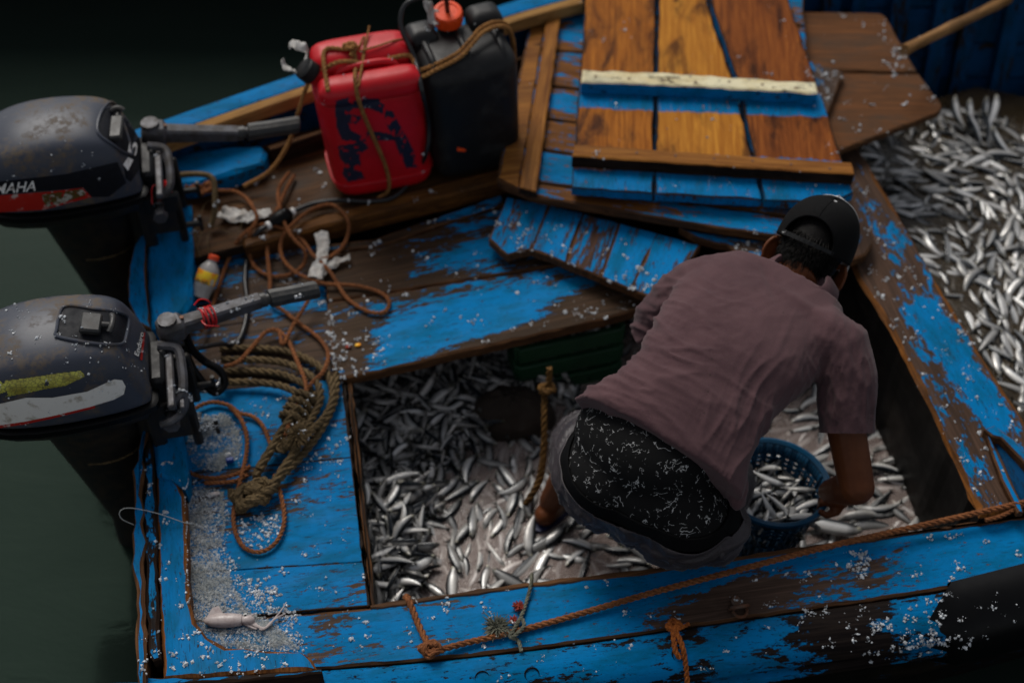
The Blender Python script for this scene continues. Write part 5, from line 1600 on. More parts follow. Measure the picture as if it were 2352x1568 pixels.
def lab_fwd(x, y):
    px, py, _ = proj((x, y, ZR))
    return 'silver sardine in the forward hold, ' + band(py, (400, 520, 640, 760, 880), ('just below the plywood board', 'level with the lower pine batten', 'level with the cap', 'level with the shoulder', 'level with the armpit', 'nearest the chock')) + (' against the cross beam' if px < np.interp(py, [300, 960], [2060, 2440]) else ' away from the beam')
scatter(heap_w, 300, mound, .031, .122, lab_heap, 'sardines heaped in the main hold', 95, topz=.010, avoid=lambda x, y: not in_heap(x, y), rollsd=.85, pitchsd=.2)
scatter(heap_w, 760, mound, .015, .118, '', '', 0, topz=-.010, avoid=lambda x, y: not in_heap(x, y), rollsd=.9, pitchsd=.28)
fan = P(1080, 1420, ZF)
def fanyaw(x, y): return math.atan2(y - fan.y, x - fan.x) + random.gauss(0, .6) + (math.pi if random.random() < .5 else 0)
wet = lambda x, y: in_heap(x, y) or near_foot(x, y)
scatter(heap_w, 620, lambda x, y: ZF + random.uniform(-.009, .008), .027, .128, lab_milk, 'sardines in milky water of the main hold', 70, avoid=wet, rollsd=.35, pitchsd=.08, yawf=fanyaw)
scatter(heap_w, 620, lambda x, y: ZF - .014, .024, .125, '', '', 0, avoid=lambda x, y: in_heap(x, y), rollsd=.4, pitchsd=.1, yawf=fanyaw)
# forward hold
ZR = -.20
right_px = [(1930, 330), (2000, 300), (2160, 262), (2240, 250), (2460, 330), (2460, 1150), (2352, 962), (2262, 822), (2150, 640), (2052, 470)]
right_w = poly_world(right_px, ZR)
out_w = poly_world([(2460, 330), (2800, 430), (2900, 1090), (2480, 1150)], ZR)
swirl = lambda x, y: 2.2 + 1.6 * noise.noise(Vector((x * 2.2, y * 2.2, 4))) + random.gauss(0, .55) + (math.pi if random.random() < .5 else 0)
scatter(right_w, 720, lambda x, y: ZR + random.uniform(-.013, .005), .025, .120, lab_fwd, 'sardines in the forward hold', 90, rollsd=.4, pitchsd=.1, yawf=swirl)
scatter(right_w, 620, lambda x, y: ZR - .016, .026, .125, '', '', 0, rollsd=.5, pitchsd=.14, yawf=swirl)
scatter(out_w, 420, lambda x, y: ZR + random.uniform(-.013, .005), .026, .120, '', '', 0, rollsd=.4, pitchsd=.1, yawf=swirl)
pile = P(2250, 290, ZR)
for k, (x, y, z, yw) in enumerate(((2200, 262, .05, 1.9), (2228, 268, .06, 1.6), (2262, 262, .07, 1.4), (2280, 258, .08, 1.2), (2240, 296, .05, 2.0), (2270, 300, .045, 1.5), (2300, 330, .03, 2.3))):
    put_fish(k % 6, fish_matrix(P(x, y, ZR + z), yw, .3 * (k % 3), -.5, .135), 'silver sardine piled against the navy planking of the forward hold', 'sardines against the planking')
# murky water
def sheet(name, pix, z, mat, label):
    mb = MB(); mb.add([P(x, y, z) for x, y in pix], [tuple(range(len(pix)))])
    return tag(mb.build(name, mat, smooth=False), label, 'water', kind='stuff')
sheet('milky_water', [(790, 840), (1140, 640), (1960, 560), (2300, 1230), (2000, 1330), (1250, 1420), (858, 1440)], ZF + .004, M['murk'], 'milky pinkish water among the fish in the main hold')
sheet('brown_water', [(1900, 300), (2240, 200), (2900, 330), (2950, 1120), (2480, 1190), (2352, 1000), (2050, 500)], ZR + .004, M['murk2'], 'brown water among the fish in the forward hold')

# ------------------------------------------------------------------ bucket
bk = thing('bucket', P(1775, 1190, ZF), 'blue slotted plastic bucket full of fish held by the man', 'bucket')
BC = P(1777, 1105, -.045)                    # rim centre
Bax = Vector((.06, .10, 1)).normalized()
Ba = Bax.cross(Vector((0, 1, 0))).normalized(); Bb = Bax.cross(Ba)
RB, HB = .142, .25
def bpt(t, r, u): return BC + (Ba * math.cos(t) + Bb * math.sin(t)) * r + Bax * u
N = 96
mb = MB()
rr = [[bpt(2 * math.pi * i / N, r, u) for i in range(N)] for r, u in ((RB - .003, .0), (RB + .004, .006), (RB + .012, .003), (RB + .012, -.008), (RB + .004, -.010), (RB - .003, -.006))]
mb.rings(rr + [rr[0]], cap=False); mb.build('rim', M['bucket'], bk)
# slotted wall: bars between rings of holes, joined as the bucket's own wall
mb = MB()
def wallr(u): return RB - .001 + (u) * .17
levels = [(-.004, -.040, 0), (-.040, -.047, 1), (-.047, -.056, 0), (-.056, -.063, 1), (-.063, -.072, 0), (-.072, -.079, 1), (-.079, -.09, 0), (-.09, -.125, 1), (-.125, -.135, 0), (-.135, -.19, 1), (-.19, -HB, 0)]
for u0, u1, slot in levels:
    for i in range(N):
        if slot and i % 3 == 1: continue
        t0, t1 = 2 * math.pi * i / N, 2 * math.pi * (i + 1) / N
        mb.add([bpt(t0, wallr(u0), u0), bpt(t1, wallr(u0), u0), bpt(t1, wallr(u1), u1), bpt(t0, wallr(u1), u1)], [(0, 1, 2, 3)])
wl_ = mb.build('wall', M['bucket'], bk)
sol = wl_.modifiers.new('t', 'SOLIDIFY'); sol.thickness = .003
mb = MB(); mb.add([bpt(2 * math.pi * i / N, wallr(-HB), -HB + .002) for i in range(N)], [tuple(range(N))]); mb.build('base', M['bucket'], bk)
rd = random.Random(5)
for k in range(16):
    rr_ = RB * .80 * math.sqrt(rd.random()); t = rd.uniform(0, 2 * math.pi)
    p = bpt(t, rr_, -.062 + rd.uniform(-.018, .018))
    put_fish(k % 6, fish_matrix(p, rd.uniform(0, 6.28), rd.gauss(0, .6) + (math.pi if k % 2 else 0), rd.gauss(0, .3), .115 * rd.uniform(.85, 1.1)), 'silver sardine lying inside the blue bucket', 'sardines in the bucket')
for k in range(58):
    rr_ = RB * .78 * math.sqrt(rd.random()); t = rd.uniform(0, 2 * math.pi)
    REST.append((k % 6, fish_matrix(bpt(t, rr_, -.078 + rd.uniform(-.02, .012)), rd.uniform(0, 6.28), rd.gauss(0, .9), rd.gauss(0, .3), .115)))
put_fish(3, fish_matrix(P(1900, 1205, ZF + .03), -.25, .2, 0, .20), 'long narrow silver fish lying beside the bucket under the hand', None)
# every other fish, too many to pick apart
base = [np.array([v.co for v in me.vertices]) for me in FISH]
V, F, Cc, n0 = [], [], [], 0
cb = []
for me in FISH:
    a = np.empty(len(me.vertices) * 4, dtype=np.float32); me.color_attributes['skin'].data.foreach_get('color', a); cb.append(a.reshape(-1, 4))
for mi, mx in REST:
    m4 = np.array(mx)
    v = base[mi] @ m4[:3, :3].T + m4[:3, 3]
    V.append(v); Cc.append(cb[mi] * np.array([*(3 * [random.uniform(.25, .85)]), 1], dtype=np.float32))
    F += [tuple(i + n0 for i in p.vertices) for p in FISH[mi].polygons]
    n0 += len(v)
me = bpy.data.meshes.new('sardine_mass')
me.from_pydata(np.vstack(V).tolist(), [], F)
me.materials.append(M['fish'])
ca = me.color_attributes.new('skin', 'FLOAT_COLOR', 'POINT'); ca.data.foreach_set('color', np.vstack(Cc).ravel())
me.polygons.foreach_set('use_smooth', [True] * len(me.polygons))
tag(link(bpy.data.objects.new('sardine_mass', me)), 'mass of sardines filling the holds below the ones on top', 'fish', kind='stuff')

# things half seen in the shadow of the hold
gt = thing('plastic_crate', P(1300, 830, -.3), 'dark green plastic crate in the shadow under the hatch board', 'crate')
for pts, z0, z1 in (([(1190, 912), (1420, 862)], -.34, -.10), ([(1190, 912), (1172, 860)], -.34, -.10), ([(1420, 862), (1402, 812)], -.34, -.10)):
    a, b = P(*pts[0], z0), P(*pts[1], z0)
    mb = MB()
    q = (b - a).cross(UP).normalized() * .01
    for k in range(3):
        mb = MB(); zc = .03 + k * .085
        mb.box((a + b) / 2 + UP * zc, (b - a) * .5, q, UP * .032, bev=.004); mb.build('slat', M['green'], gt)
sk = MB()
c = P(1175, 935, -.27)
rr = []
for j in range(9):
    th = j / 8 * math.pi / 2
    rr.append([c + Vector((.135 * math.cos(th) * math.cos(i * math.pi / 14) * (1 + .15 * noise.noise(Vector((i, j, 3)))), .085 * math.cos(th) * math.sin(i * math.pi / 14) * (1 + .2 * noise.noise(Vector((i * .7, j, 7)))), .12 * math.sin(th) - .06 + .02 * noise.noise(Vector((i * .4, j * .8, 2))))) for i in range(28)])
sk.rings(rr)
tag(sk.build('sack', M['sack']), 'dark wet sack slumped on the fish under the hatch board', 'sack')
# ------------------------------------------------------------------ the man
def solid_from(mb, voxel, smooth_it=4, fac=.5):
    """join overlapping closed shapes into one continuous skin"""
    me = bpy.data.meshes.new('tmp'); me.from_pydata(mb.v, [], mb.f)
    bm = bmesh.new(); bm.from_mesh(me); bmesh.ops.recalc_face_normals(bm, faces=bm.faces); bm.to_mesh(me); bm.free()
    o = bpy.data.objects.new('tmp', me); COL.objects.link(o)
    r = o.modifiers.new('r', 'REMESH'); r.mode = 'VOXEL'; r.voxel_size = voxel; r.use_smooth_shade = True
    s = o.modifiers.new('s', 'SMOOTH'); s.iterations = smooth_it; s.factor = fac
    out = bpy.data.meshes.new_from_object(o.evaluated_get(bpy.context.evaluated_depsgraph_get()))
    bpy.data.objects.remove(o)
    return out
def capsule(mb, pts, rad, n=14):
    """tapered limb with rounded ends"""
    pts = [Vector(p) for p in pts]
    a = (pts[0] - pts[1]).normalized(); b = (pts[-1] - pts[-2]).normalized()
    pp = [pts[0] + a * rad[0] * f for f in (.98, .85, .5)] + pts + [pts[-1] + b * rad[-1] * f for f in (.5, .85, .98)]
    rr = [rad[0] * f for f in (.12, .5, .86)] + list(rad) + [rad[-1] * f for f in (.86, .5, .12)]
    mb.tube(pp, rr, n)
man = thing('person', P(1350, 1150, ZF), 'man in a mauve shirt and black cap bending over the hold with a bucket', 'person')
FW = Vector((.56, .83, 0)).normalized(); RT = Vector((FW.y, -FW.x, 0))
# --- shirt: rings from hem to collar; each ring = picture points of its two sides, with heights
RG = [((1322, 915, .42), (1700, 1148, .31), .105, .10), ((1352, 892, .425), (1712, 1112, .325), .112, .10), ((1388, 876, .43), (1722, 1062, .34), .118, .10),
      ((1432, 850, .435), (1745, 1010, .355), .120, .10), ((1470, 800, .44), (1782, 955, .37), .122, .10),
      ((1508, 730, .44), (1840, 905, .38), .122, .11), ((1548, 662, .43), (1900, 845, .39), .118, .12),
      ((1600, 612, .42), (1938, 790, .40), .108, .12), ((1680, 590, .43), (1935, 720, .41), .096, .10), ((1748, 596, .44), (1905, 672, .43), .082, .08), ((1792, 604, .455), (1880, 648, .45), .066, .06)]
mb = MB()
rings_ = []
cs = [(P(*a) + P(*b)) / 2 for a, b, _, _ in RG]
for i, (a, b, up, dn) in enumerate(RG):
    A_, B_ = P(*a), P(*b)
    c = (A_ + B_) / 2; h = (B_ - A_) / 2
    t = (cs[min(i + 1, len(cs) - 1)] - cs[max(i - 1, 0)]).normalized()
    nrm = h.normalized().cross(t)
    if nrm.z < 0: nrm = -nrm
    ring = []
    for k in range(40):
        th = 2 * math.pi * k / 40
        ct, st = math.cos(th), math.sin(th)
        e = 2.35
        q = (abs(ct) ** e + abs(st) ** e) ** (-1 / e)
        ring.append(c + h * (ct * q) + nrm * (st * q * (up if st > 0 else dn)))
    rings_.append(ring)
mb.rings(rings_)
# sleeves
shR, shL = P(1905, 775, .41), P(1602, 655, .41)
capsule(mb, [P(1880, 775, .42), P(1925, 800, .405), P(1945, 870, .36), P(1946, 940, .31), P(1946, 1000, .265)], [.085, .082, .074, .070, .068])
capsule(mb, [P(1612, 660, .42), P(1560, 690, .37), P(1520, 738, .30), P(1500, 770, .25)], [.080, .078, .070, .066])
# loose flap at the right hip
capsule(mb, [P(1690, 1090, .33), P(1694, 1150, .28)], [.030, .022])
sh_me = solid_from(mb, .0055, 6)
# folds
A0, A1 = cs[0], cs[-1]
ax = (A1 - A0); Lt = ax.length; ax.normalize()
lat = (P(*RG[5][1]) - P(*RG[5][0])).normalized()
co = np.empty(len(sh_me.vertices) * 3); sh_me.vertices.foreach_get('co', co); co = co.reshape(-1, 3)
no = np.empty(len(sh_me.vertices) * 3); sh_me.vertices.foreach_get('normal', no); no = no.reshape(-1, 3)
t_ = ((co - np.array(A0)) @ np.array(ax)) / Lt
q_ = (co - np.array(A0)) @ np.array(lat)
disp = np.zeros(len(co))
pxy = np.array([proj(c)[:2] for c in co])
def gauss(x, m, s): return np.exp(-((x - m) / s) ** 2)
def ridge(x): return 1 - np.abs(np.sin(x)) * 1.6
wob = np.array([noise.noise(Vector(c) * 7.0) for c in co])
wob2 = np.array([noise.noise(Vector(c) * 15.0 + Vector((5, 1, 2))) for c in co])
PX, PYc = pxy[:, 0], pxy[:, 1]
def folds(dx, dy, across, along, seed, sharp=1.6, warp=14.0):
    """irregular ridges running along the picture direction (dx, dy)"""
    l = math.hypot(dx, dy); dx, dy = dx / l, dy / l
    u = (PX * dx + PYc * dy) / along
    v = (-PX * dy + PYc * dx + wob * warp) / across
    r = np.array([1 - min(1.0, abs(noise.noise(Vector((a, b, seed)))) * 2.6) for a, b in zip(u, v)])
    r2 = np.array([1 - min(1.0, abs(noise.noise(Vector((a * 1.7, b * 2.1, seed + 9)))) * 2.6) for a, b in zip(u, v)])
    return r ** sharp - .28 + .35 * (r2 ** sharp - .28)
# bunching along the left flank: short folds running in from the edge, fading to the middle of the back
dl = (PX - np.interp(PYc, [600, 700, 800, 860, 920], [1590, 1515, 1470, 1425, 1330]))
ml = np.clip(1 - dl / 250.0, 0, 1) ** 1.1 * gauss(PYc, 800, 180)
disp += .0100 * ml * folds(1, .30, 24, 110, 1.3)
# long folds from the right armpit down to the hem
mr = np.clip(1 - np.abs((PX - 1775) - (PYc - 950) * -.35) / 210.0, 0, 1) * gauss(PYc, 985, 190)
disp += .0095 * mr * folds(-.45, 1, 36, 200, 4.1, 2.0)
# shallow diagonal drapes over the small of the back
mm = gauss(PX, 1560, 210) * gauss(PYc, 920, 150)
disp += .0050 * mm * folds(1, .62, 44, 220, 7.7, 2.0)
# creases at the shoulder of the right sleeve and down to its hem
ms = gauss(PX, 1935, 80) * gauss(PYc, 880, 120)
disp += .0080 * ms * folds(.12, 1, 20, 90, 2.9)
# faint ones over the shoulder blades
disp += .0018 * gauss(PYc, 700, 90) * folds(1, -.4, 40, 160, 5.5)
# one soft crease from the collar to the right shoulder
cr = np.abs((PYc - 700) - (PX - 1850) * .55 + 10 * wob)
disp += .006 * np.exp(-(cr / 12) ** 2) * gauss(PX, 1850, 70)
cr = np.abs((PX - 1765) - (PYc - 640) * .35)
disp -= .005 * np.exp(-(cr / 9) ** 2) * gauss(PYc, 640, 45)
disp += .0015 * wob2 + .003 * wob
co2 = co + no * disp[:, None]
sh_me.vertices.foreach_set('co', co2.ravel())
sh_me.update()
sh_me.name = 'shirt'
# open the shirt at the hem and at the sleeve ends with clean cuts
def cut(me, p, n, keep_below=True):
    bm = bmesh.new(); bm.from_mesh(me)
    bmesh.ops.bisect_plane(bm, geom=bm.verts[:] + bm.edges[:] + bm.faces[:], plane_co=p, plane_no=n, clear_outer=True)
    bm.to_mesh(me); bm.free()
def cut_local(me, p, n, rad):
    """cut only near p"""
    bm = bmesh.new(); bm.from_mesh(me)
    vs = {v for v in bm.verts if (v.co - p).length < rad}
    fs = [f for f in bm.faces if all(v in vs for v in f.verts)]
    es = {e for f in fs for e in f.edges}
    bmesh.ops.bisect_plane(bm, geom=list({v for f in fs for v in f.verts}) + list(es) + fs, plane_co=p, plane_no=n)
    dead = [f for f in bm.faces if (f.calc_center_median() - p).length < rad and (f.calc_center_median() - p).dot(n) > 1e-5]
    bmesh.ops.delete(bm, geom=dead, context='FACES')
    bm.to_mesh(me); bm.free()
sR = P(1946, 992, .268); nR = (P(1946, 1000, .262) - P(1945, 900, .33)).normalized()
cut_local(sh_me, sR, nR, .115)
sL = P(1500, 772, .25); nL = (P(1500, 770, .25) - P(1530, 725, .32)).normalized()
cut_local(sh_me, sL, nL, .10)
hemn = -(cs[1] - cs[0]).normalized()
sh_me.materials.clear(); sh_me.materials.append(M['shirt'])
sh_me.polygons.foreach_set('use_smooth', [True] * len(sh_me.polygons))
shirt = link(bpy.data.objects.new('shirt', sh_me), man)
# stitched hem lines
def surf_line(bv, pix, r, name, mat, parent, lift=.0006):
    sp = [hit(bv, x, y, lift) for x, y in pix]
    sp = [p for p in sp if p is not None]
    if len(sp) > 2:
        mb = MB(); mb.tube(spline(sp, .005), r, 5); return mb.build(name, mat, parent)
bvs = bvh_of([shirt])
# collar: a folded band round the neck
colr = []
cn = P(1836, 634, .478)
for k in range(33):
    a = math.pi * (k / 32 * 1.28 - .14)
    colr.append(cn + RT * math.cos(a) * .070 - FW * (math.sin(a) * .052) + UP * (.002 - .012 * math.cos(a) ** 2))
mb = MB()
rr = []
for i, p in enumerate(colr):
    t = (colr[min(i + 1, 32)] - colr[max(i - 1, 0)]).normalized()
    out = (p - cn); out.z = 0; out.normalize()
    prof = [(-.004, .022), (.000, .028), (.008, .025), (.020, .008), (.034, -.014), (.037, -.022), (.030, -.022), (.010, .000), (-.004, .008)]
    rr.append([p + out * a - FW * 0 + UP * b for a, b in prof])
mb.rings(rr)
mb.build('collar', M['shirt'], man)

# --- lower body
mb = MB()
hipL, hipR = P(1398, 1078, .265), P(1572, 1172, .215)
def blob(c, r, s=(1, 1, 1)): mb.ball(c, RT * r * s[0], FW * r * s[1], UP * r * s[2], 24, 16)
mb.ball(P(1482, 1106, .245), RT * .200, FW * .140, UP * .135, 32, 20)
blob(P(1410, 1098, .255), .118); blob(P(1560, 1178, .212), .118)
blob(P(1485, 1020, .33), .150, (1.22, 1.0, .85))
blob(P(1632, 1212, .165), .078)
kneeL, kneeR = P(1350, 1030, -.02), P(1640, 1100, -.04)
capsule(mb, [hipL - UP * .02, hipL.lerp(kneeL, .5), kneeL], [.118, .105, .088])
capsule(mb, [hipR - UP * .02, hipR.lerp(kneeR, .5), kneeR], [.118, .105, .088])
low = solid_from(mb, .007, 8)
lo_o = bpy.data.objects.new('tmp', low); bvl = bvh_of([lo_o]); bpy.data.objects.remove(lo_o)
w1, w2, w3 = hit(bvl, 1308, 1045, 0, True), hit(bvl, 1434, 1182, 0, True), hit(bvl, 1662, 1198, 0, True)
wn_ = (w2 - w1).cross(w3 - w1).normalized()
if (hit(bvl, 1490, 1060, 0, True) - w1).dot(wn_) < 0: wn_ = -wn_
def shell(off, lo_, hi_, name, mat, wr=0.0):
    """slice of the lower body between two planes, puffed out by off"""
    me = low.copy()
    c = np.empty(len(me.vertices) * 3); me.vertices.foreach_get('co', c); c = c.reshape(-1, 3)
    nn = np.empty(len(me.vertices) * 3); me.vertices.foreach_get('normal', nn); nn = nn.reshape(-1, 3)
    dd = np.full(len(c), off)
    if wr:
        for i, p in enumerate(c):
            v = Vector(p)
            s = (v - w1).dot(wn_)
            q9 = v.dot(RT)
            r9 = 1 - min(1, abs(noise.noise(Vector((q9 * 7 + s * 9, s * 34 - q9 * 6, 3.3)))) * 2.6)
            r8 = 1 - min(1, abs(noise.noise(Vector((q9 * 22, s * 20 + q9 * 14, 8.1)))) * 2.6)
            dd[i] += wr * (r9 ** 1.8 - .25 + .5 * (r8 ** 1.8 - .25)) * min(1, max(0, -s - .005) / .04) + .004 * noise.noise(v * 8)
    me.vertices.foreach_set('co', (c + nn * dd[:, None]).ravel()); me.update()
    bm = bmesh.new(); bm.from_mesh(me)
    if hi_ is not None: bmesh.ops.bisect_plane(bm, geom=bm.verts[:] + bm.edges[:] + bm.faces[:], plane_co=w1 + wn_ * hi_, plane_no=wn_, clear_outer=True)
    if lo_ is not None: bmesh.ops.bisect_plane(bm, geom=bm.verts[:] + bm.edges[:] + bm.faces[:], plane_co=w1 + wn_ * lo_, plane_no=-wn_, clear_outer=True)
    bm.to_mesh(me); bm.free()
    me.name = name; me.materials.clear(); me.materials.append(mat)
    me.polygons.foreach_set('use_smooth', [True] * len(me.polygons))
    o = link(bpy.data.objects.new(name, me), man)
    return o
under = shell(.0, -.03, None, 'underwear', M['under'])
band = shell(.007, -.030, .006, 'waistband', M['black_cloth'])
so = band.modifiers.new('t', 'SOLIDIFY'); so.thickness = .004
shorts = shell(.012, None, -.028, 'shorts', M['shorts'], .014)
so = shorts.modifiers.new('t', 'SOLIDIFY'); so.thickness = .003

# --- body: one continuous skin (trunk, neck, head, ears, arms, hands, legs)
HU = (FW * .74 + UP * .67).normalized()          # crown of the head
HB_ = (UP * .74 - FW * .67).normalized()         # back of the head
E = P(1852, 606, .425)                            # between the ears
mb = MB()
capsule(mb, [cs[1], cs[4], cs[7]], [.085, .085, .085])
capsule(mb, [cs[8] - UP * .02, cs[10] - UP * .01, E - HU * .03 + HB_ * .01], [.07, .058, .056])
mb.ball(E + HU * .045 + HB_ * .012, RT * .076, HB_ * .098, HU * .105, 24, 16)
mb.ball(E - HU * .035 - HB_ * .050, RT * .062, HB_ * .055, HU * .075, 20, 12)      # jaw
mb.ball(E - HU * .005 - HB_ * .112, RT * .014, HB_ * .022, HU * .020, 10, 8)       # nose
for s in (-1, 1):
    c = E + RT * s * .086 - HU * .006 + HB_ * .006
    o_ = (RT * s * .72 + HB_ * .62).normalized()                                    # ear blade leans out and back
    f_ = o_.cross(HU).normalized()
    rimp = []
    for k in range(15):
        a = math.pi * (k / 14 * 1.35 - .28)
        rimp.append(c + o_ * (.027 * math.sin(a) + .006) + HU * (.039 * math.cos(a)))
    mb.tube(rimp, [.0055] * 11 + [.006, .0075, .0085, .008], 8)
    mb.ball(c + o_ * .012, o_ * .021, HU * .034, f_ * .0045, 12, 8)
    mb.ball(c - HU * .026 + o_ * .010, o_ * .009, HU * .010, f_ * .006, 10, 6)
elR = P(1968, 1118, .165); wrR = P(1905, 1128, .035)
capsule(mb, [shR, shR.lerp(elR, .45), elR], [.058, .050, .044], 16)
capsule(mb, [elR, elR.lerp(wrR, .35), wrR], [.045, .043, .030], 16)
# right hand closed on the bucket rim: palm outside, fingers over and inside, thumb on top
rimR = [bpt(t, RB + .006, -.002) for t in np.linspace(0, 2 * math.pi, 200)]
hp_ = min(rimR, key=lambda p: (proj(p)[0] - 1884) ** 2 + (proj(p)[1] - 1140) ** 2)
tg = Bax.cross((hp_ - BC)).normalized(); ro_ = (hp_ - BC); ro_ -= Bax * ro_.dot(Bax); ro_.normalize()
palm = hp_ + ro_ * .030 + Bax * .012
capsule(mb, [wrR, palm], [.029, .027], 12)
mb.ball(palm, tg * .040, ro_ * .020, Bax * .030, 16, 10)
for k, (s, ln) in enumerate(((-.030, .85), (-.010, 1.0), (.010, .95), (.029, .78))):
    b0 = palm + tg * s + Bax * .012 - ro_ * .004
    k1 = hp_ + tg * s * 1.02 + Bax * .020 + ro_ * .004
    k2 = hp_ + tg * s - ro_ * .016 * ln + Bax * .010
    k3 = hp_ + tg * s - ro_ * .017 * ln - Bax * .016 * ln
    k4 = hp_ + tg * s - ro_ * .009 * ln - Bax * .032 * ln
    capsule(mb, [b0, k1, k2, k3, k4], [.0100, .0098, .0090, .0084, .0072], 10)
capsule(mb, [palm - tg * .030 - Bax * .014, palm - tg * .052 - Bax * .004 - ro_ * .012, hp_ - tg * .058 + ro_ * .008 + Bax * .0, hp_ - tg * .060 - ro_ * .010 + Bax * .010], [.0135, .0115, .0098, .0085], 10)
# left arm reaching down into the hold
elL = P(1500, 850, .06); wrL = P(1640, 830, -.12)
capsule(mb, [shL, shL.lerp(elL, .45), elL], [.056, .048, .042], 14)
capsule(mb, [elL, elL.lerp(wrL, .4), wrL], [.043, .040, .028], 14)
ld = (wrL - elL).normalized(); lq = ld.cross(UP).normalized()
pl_ = wrL + ld * .05
mb.ball(pl_, ld * .045, lq * .040, UP * .016, 14, 8)
for k, (s, ln) in enumerate(((-.028, .8), (-.009, 1), (.010, .95), (.028, .75))):
    b0 = pl_ + ld * .035 + lq * s
    capsule(mb, [b0, b0 + ld * .035 * ln - UP * .008, b0 + ld * .05 * ln - UP * .030 * ln], [.0095, .009, .0075], 10)
capsule(mb, [pl_ - ld * .02 + lq * .03, pl_ + lq * .058 + ld * .005, pl_ + lq * .06 + ld * .03 - UP * .012], [.012, .0105, .0085], 10)
# legs
ankL = P(1266, 1150, ZF + .07); ankR = P(1630, 1170, ZF + .07)
capsule(mb, [cs[1] - UP * .06, (hipL + hipR) / 2], [.09, .09])
capsule(mb, [hipL, kneeL, kneeL.lerp(ankL, .35), ankL], [.09, .06, .056, .034], 14)
capsule(mb, [hipR, kneeR, kneeR.lerp(ankR, .35), ankR], [.09, .06, .056, .034], 14)
for an in (ankL, ankR):
    capsule(mb, [an - FW * .03 - UP * .035, an + FW * .06 - UP * .035, an + FW * .15 - UP * .045], [.032, .034, .026], 12)
bo_me = solid_from(mb, .0042, 3)
bo_me.name = 'body'; bo_me.materials.clear(); bo_me.materials.append(M['skin'])
bo_me.polygons.foreach_set('use_smooth', [True] * len(bo_me.polygons))
body_o = link(bpy.data.objects.new('body', bo_me), man)
# sandal under the visible foot
for an in (ankL, ankR):
    mb = MB()
    c = an - UP * .066
    out = []
    for k in range(28):
        t = 2 * math.pi * k / 28
        out.append(c + FW * (.06 + .135 * math.cos(t)) + RT * (.046 * math.sin(t) * (1 + .12 * math.cos(t))))
    mb.rings([[p - UP * .008 for p in out], [p + UP * .010 for p in out]])
    s_ = mb.build('sandal', M['navy_sole'], man)
    mb = MB(); mb.add([c + (p - c - FW * .06) * .86 + FW * .06 + UP * .0125 for p in out], [tuple(range(28))])
    mb.build('insole', M['tan_sole'], s_)
    mb = MB(); mb.tube(spline([c + FW * .07 - RT * .047 + UP * .01, c + FW * .11 - RT * .03 + UP * .05, c + FW * .12 + UP * .06, c + FW * .11 + RT * .03 + UP * .05, c + FW * .07 + RT * .047 + UP * .01], .008), .008, 8)
    mb.build('strap', M['navy_sole'], s_)
# hair: cropped cap of hair over the back of the head and nape
mb = MB()
hc = E + HU * .045 + HB_ * .012
rr = []
for j in range(22):
    th = j / 21 * 2.52
    row = []
    for i in range(48):
        ph = math.pi * (i / 47 * 1.36 - .68)          # 0 = back
        lim = 1.0
        d = RT * math.sin(ph) * math.sin(th) * .0795 + HB_ * math.cos(ph) * math.sin(th) * .1015 + HU * math.cos(th) * .1085
        p = hc + d
        n_ = noise.noise(p * 120) * .0022 + noise.noise(p * 260) * .0012
        row.append(p + d.normalized() * n_)
    rr.append(row)
mb.rings(rr, closed=False, cap=False)
hair = mb.build('hair', M['hair'], man)
mb = MB()
for k in range(900):
    ph = random.uniform(-1.05, 1.05); th = random.uniform(1.35, 2.5)
    d = RT * math.sin(ph) * math.sin(th) * .079 + HB_ * math.cos(ph) * math.sin(th) * .101 + HU * math.cos(th) * .108
    p = hc + d
    dn = d.normalized()
    dirn = (dn * .35 - HU + RT * random.gauss(0, .25)).normalized()
    l = random.uniform(.010, .020)
    mb.tube([p, p + dn * .004 + dirn * l * .5, p + dn * .004 + dirn * l], [.0011, .0009, .0003], 3, cap=False)
hs_ = mb.build('hair_strands', M['hair'], man, fix=False); hs_['kind'] = 'stuff'
# --- cap
cap = thing('cap', E + HU * .1, 'black mesh trucker cap with white front worn on the man’s head'.replace('’', "'"), 'cap')
cc_ = E + HU * .040 + HB_ * .006
def capt(ph, th, k=1.0):
    e = 2.45                                             # squarish crown
    s_, c_ = abs(math.sin(th)), math.cos(th)
    q = (s_ ** e + abs(c_) ** e) ** (-1 / e)
    return cc_ + (RT * math.sin(ph) * s_ * q * .102 + HB_ * math.cos(ph) * s_ * q * .120 + HU * c_ * q * (.142 - .010 * math.cos(ph))) * k
PH0, ARCH, TR = .72, .55, 1.51
def thmax(ph):
    p = (ph + math.pi) % (2 * math.pi) - math.pi
    if abs(p) < PH0: return TR + .06 - ARCH * math.sqrt(max(0, 1 - (p / PH0) ** 2))
    return TR + .06
NA, NT = 120, 26
rowsb = []
def dome(phs, name, mat):
    mb = MB(); rr = []
    for j in range(NT + 1):
        rr.append([capt(ph, max(.0001, thmax(ph) * j / NT)) for ph in phs])
    mb.rings(rr, closed=False, cap=False)
    o = mb.build(name, mat, cap, sharp=80)
    s = o.modifiers.new('t', 'SOLIDIFY'); s.thickness = .0018; s.offset = -1
    return o
dome([math.pi * (i / 90 * 1.28 - .64) for i in range(91)], 'mesh_panel', M['cap'])
dome([math.pi * (.64 + i / 36 * .72) for i in range(37)], 'front_panel', M['white_cloth'])
for ph in (0.0, 2.01, -2.01, math.pi):                   # panel seams
    mb = MB(); mb.tube([capt(ph, max(.02, thmax(ph) * j / 24), 1.004) for j in range(25)], .0011, 5); mb.build('seam', M['cap'] if abs(ph) < 1 else M['white_cloth'], cap)
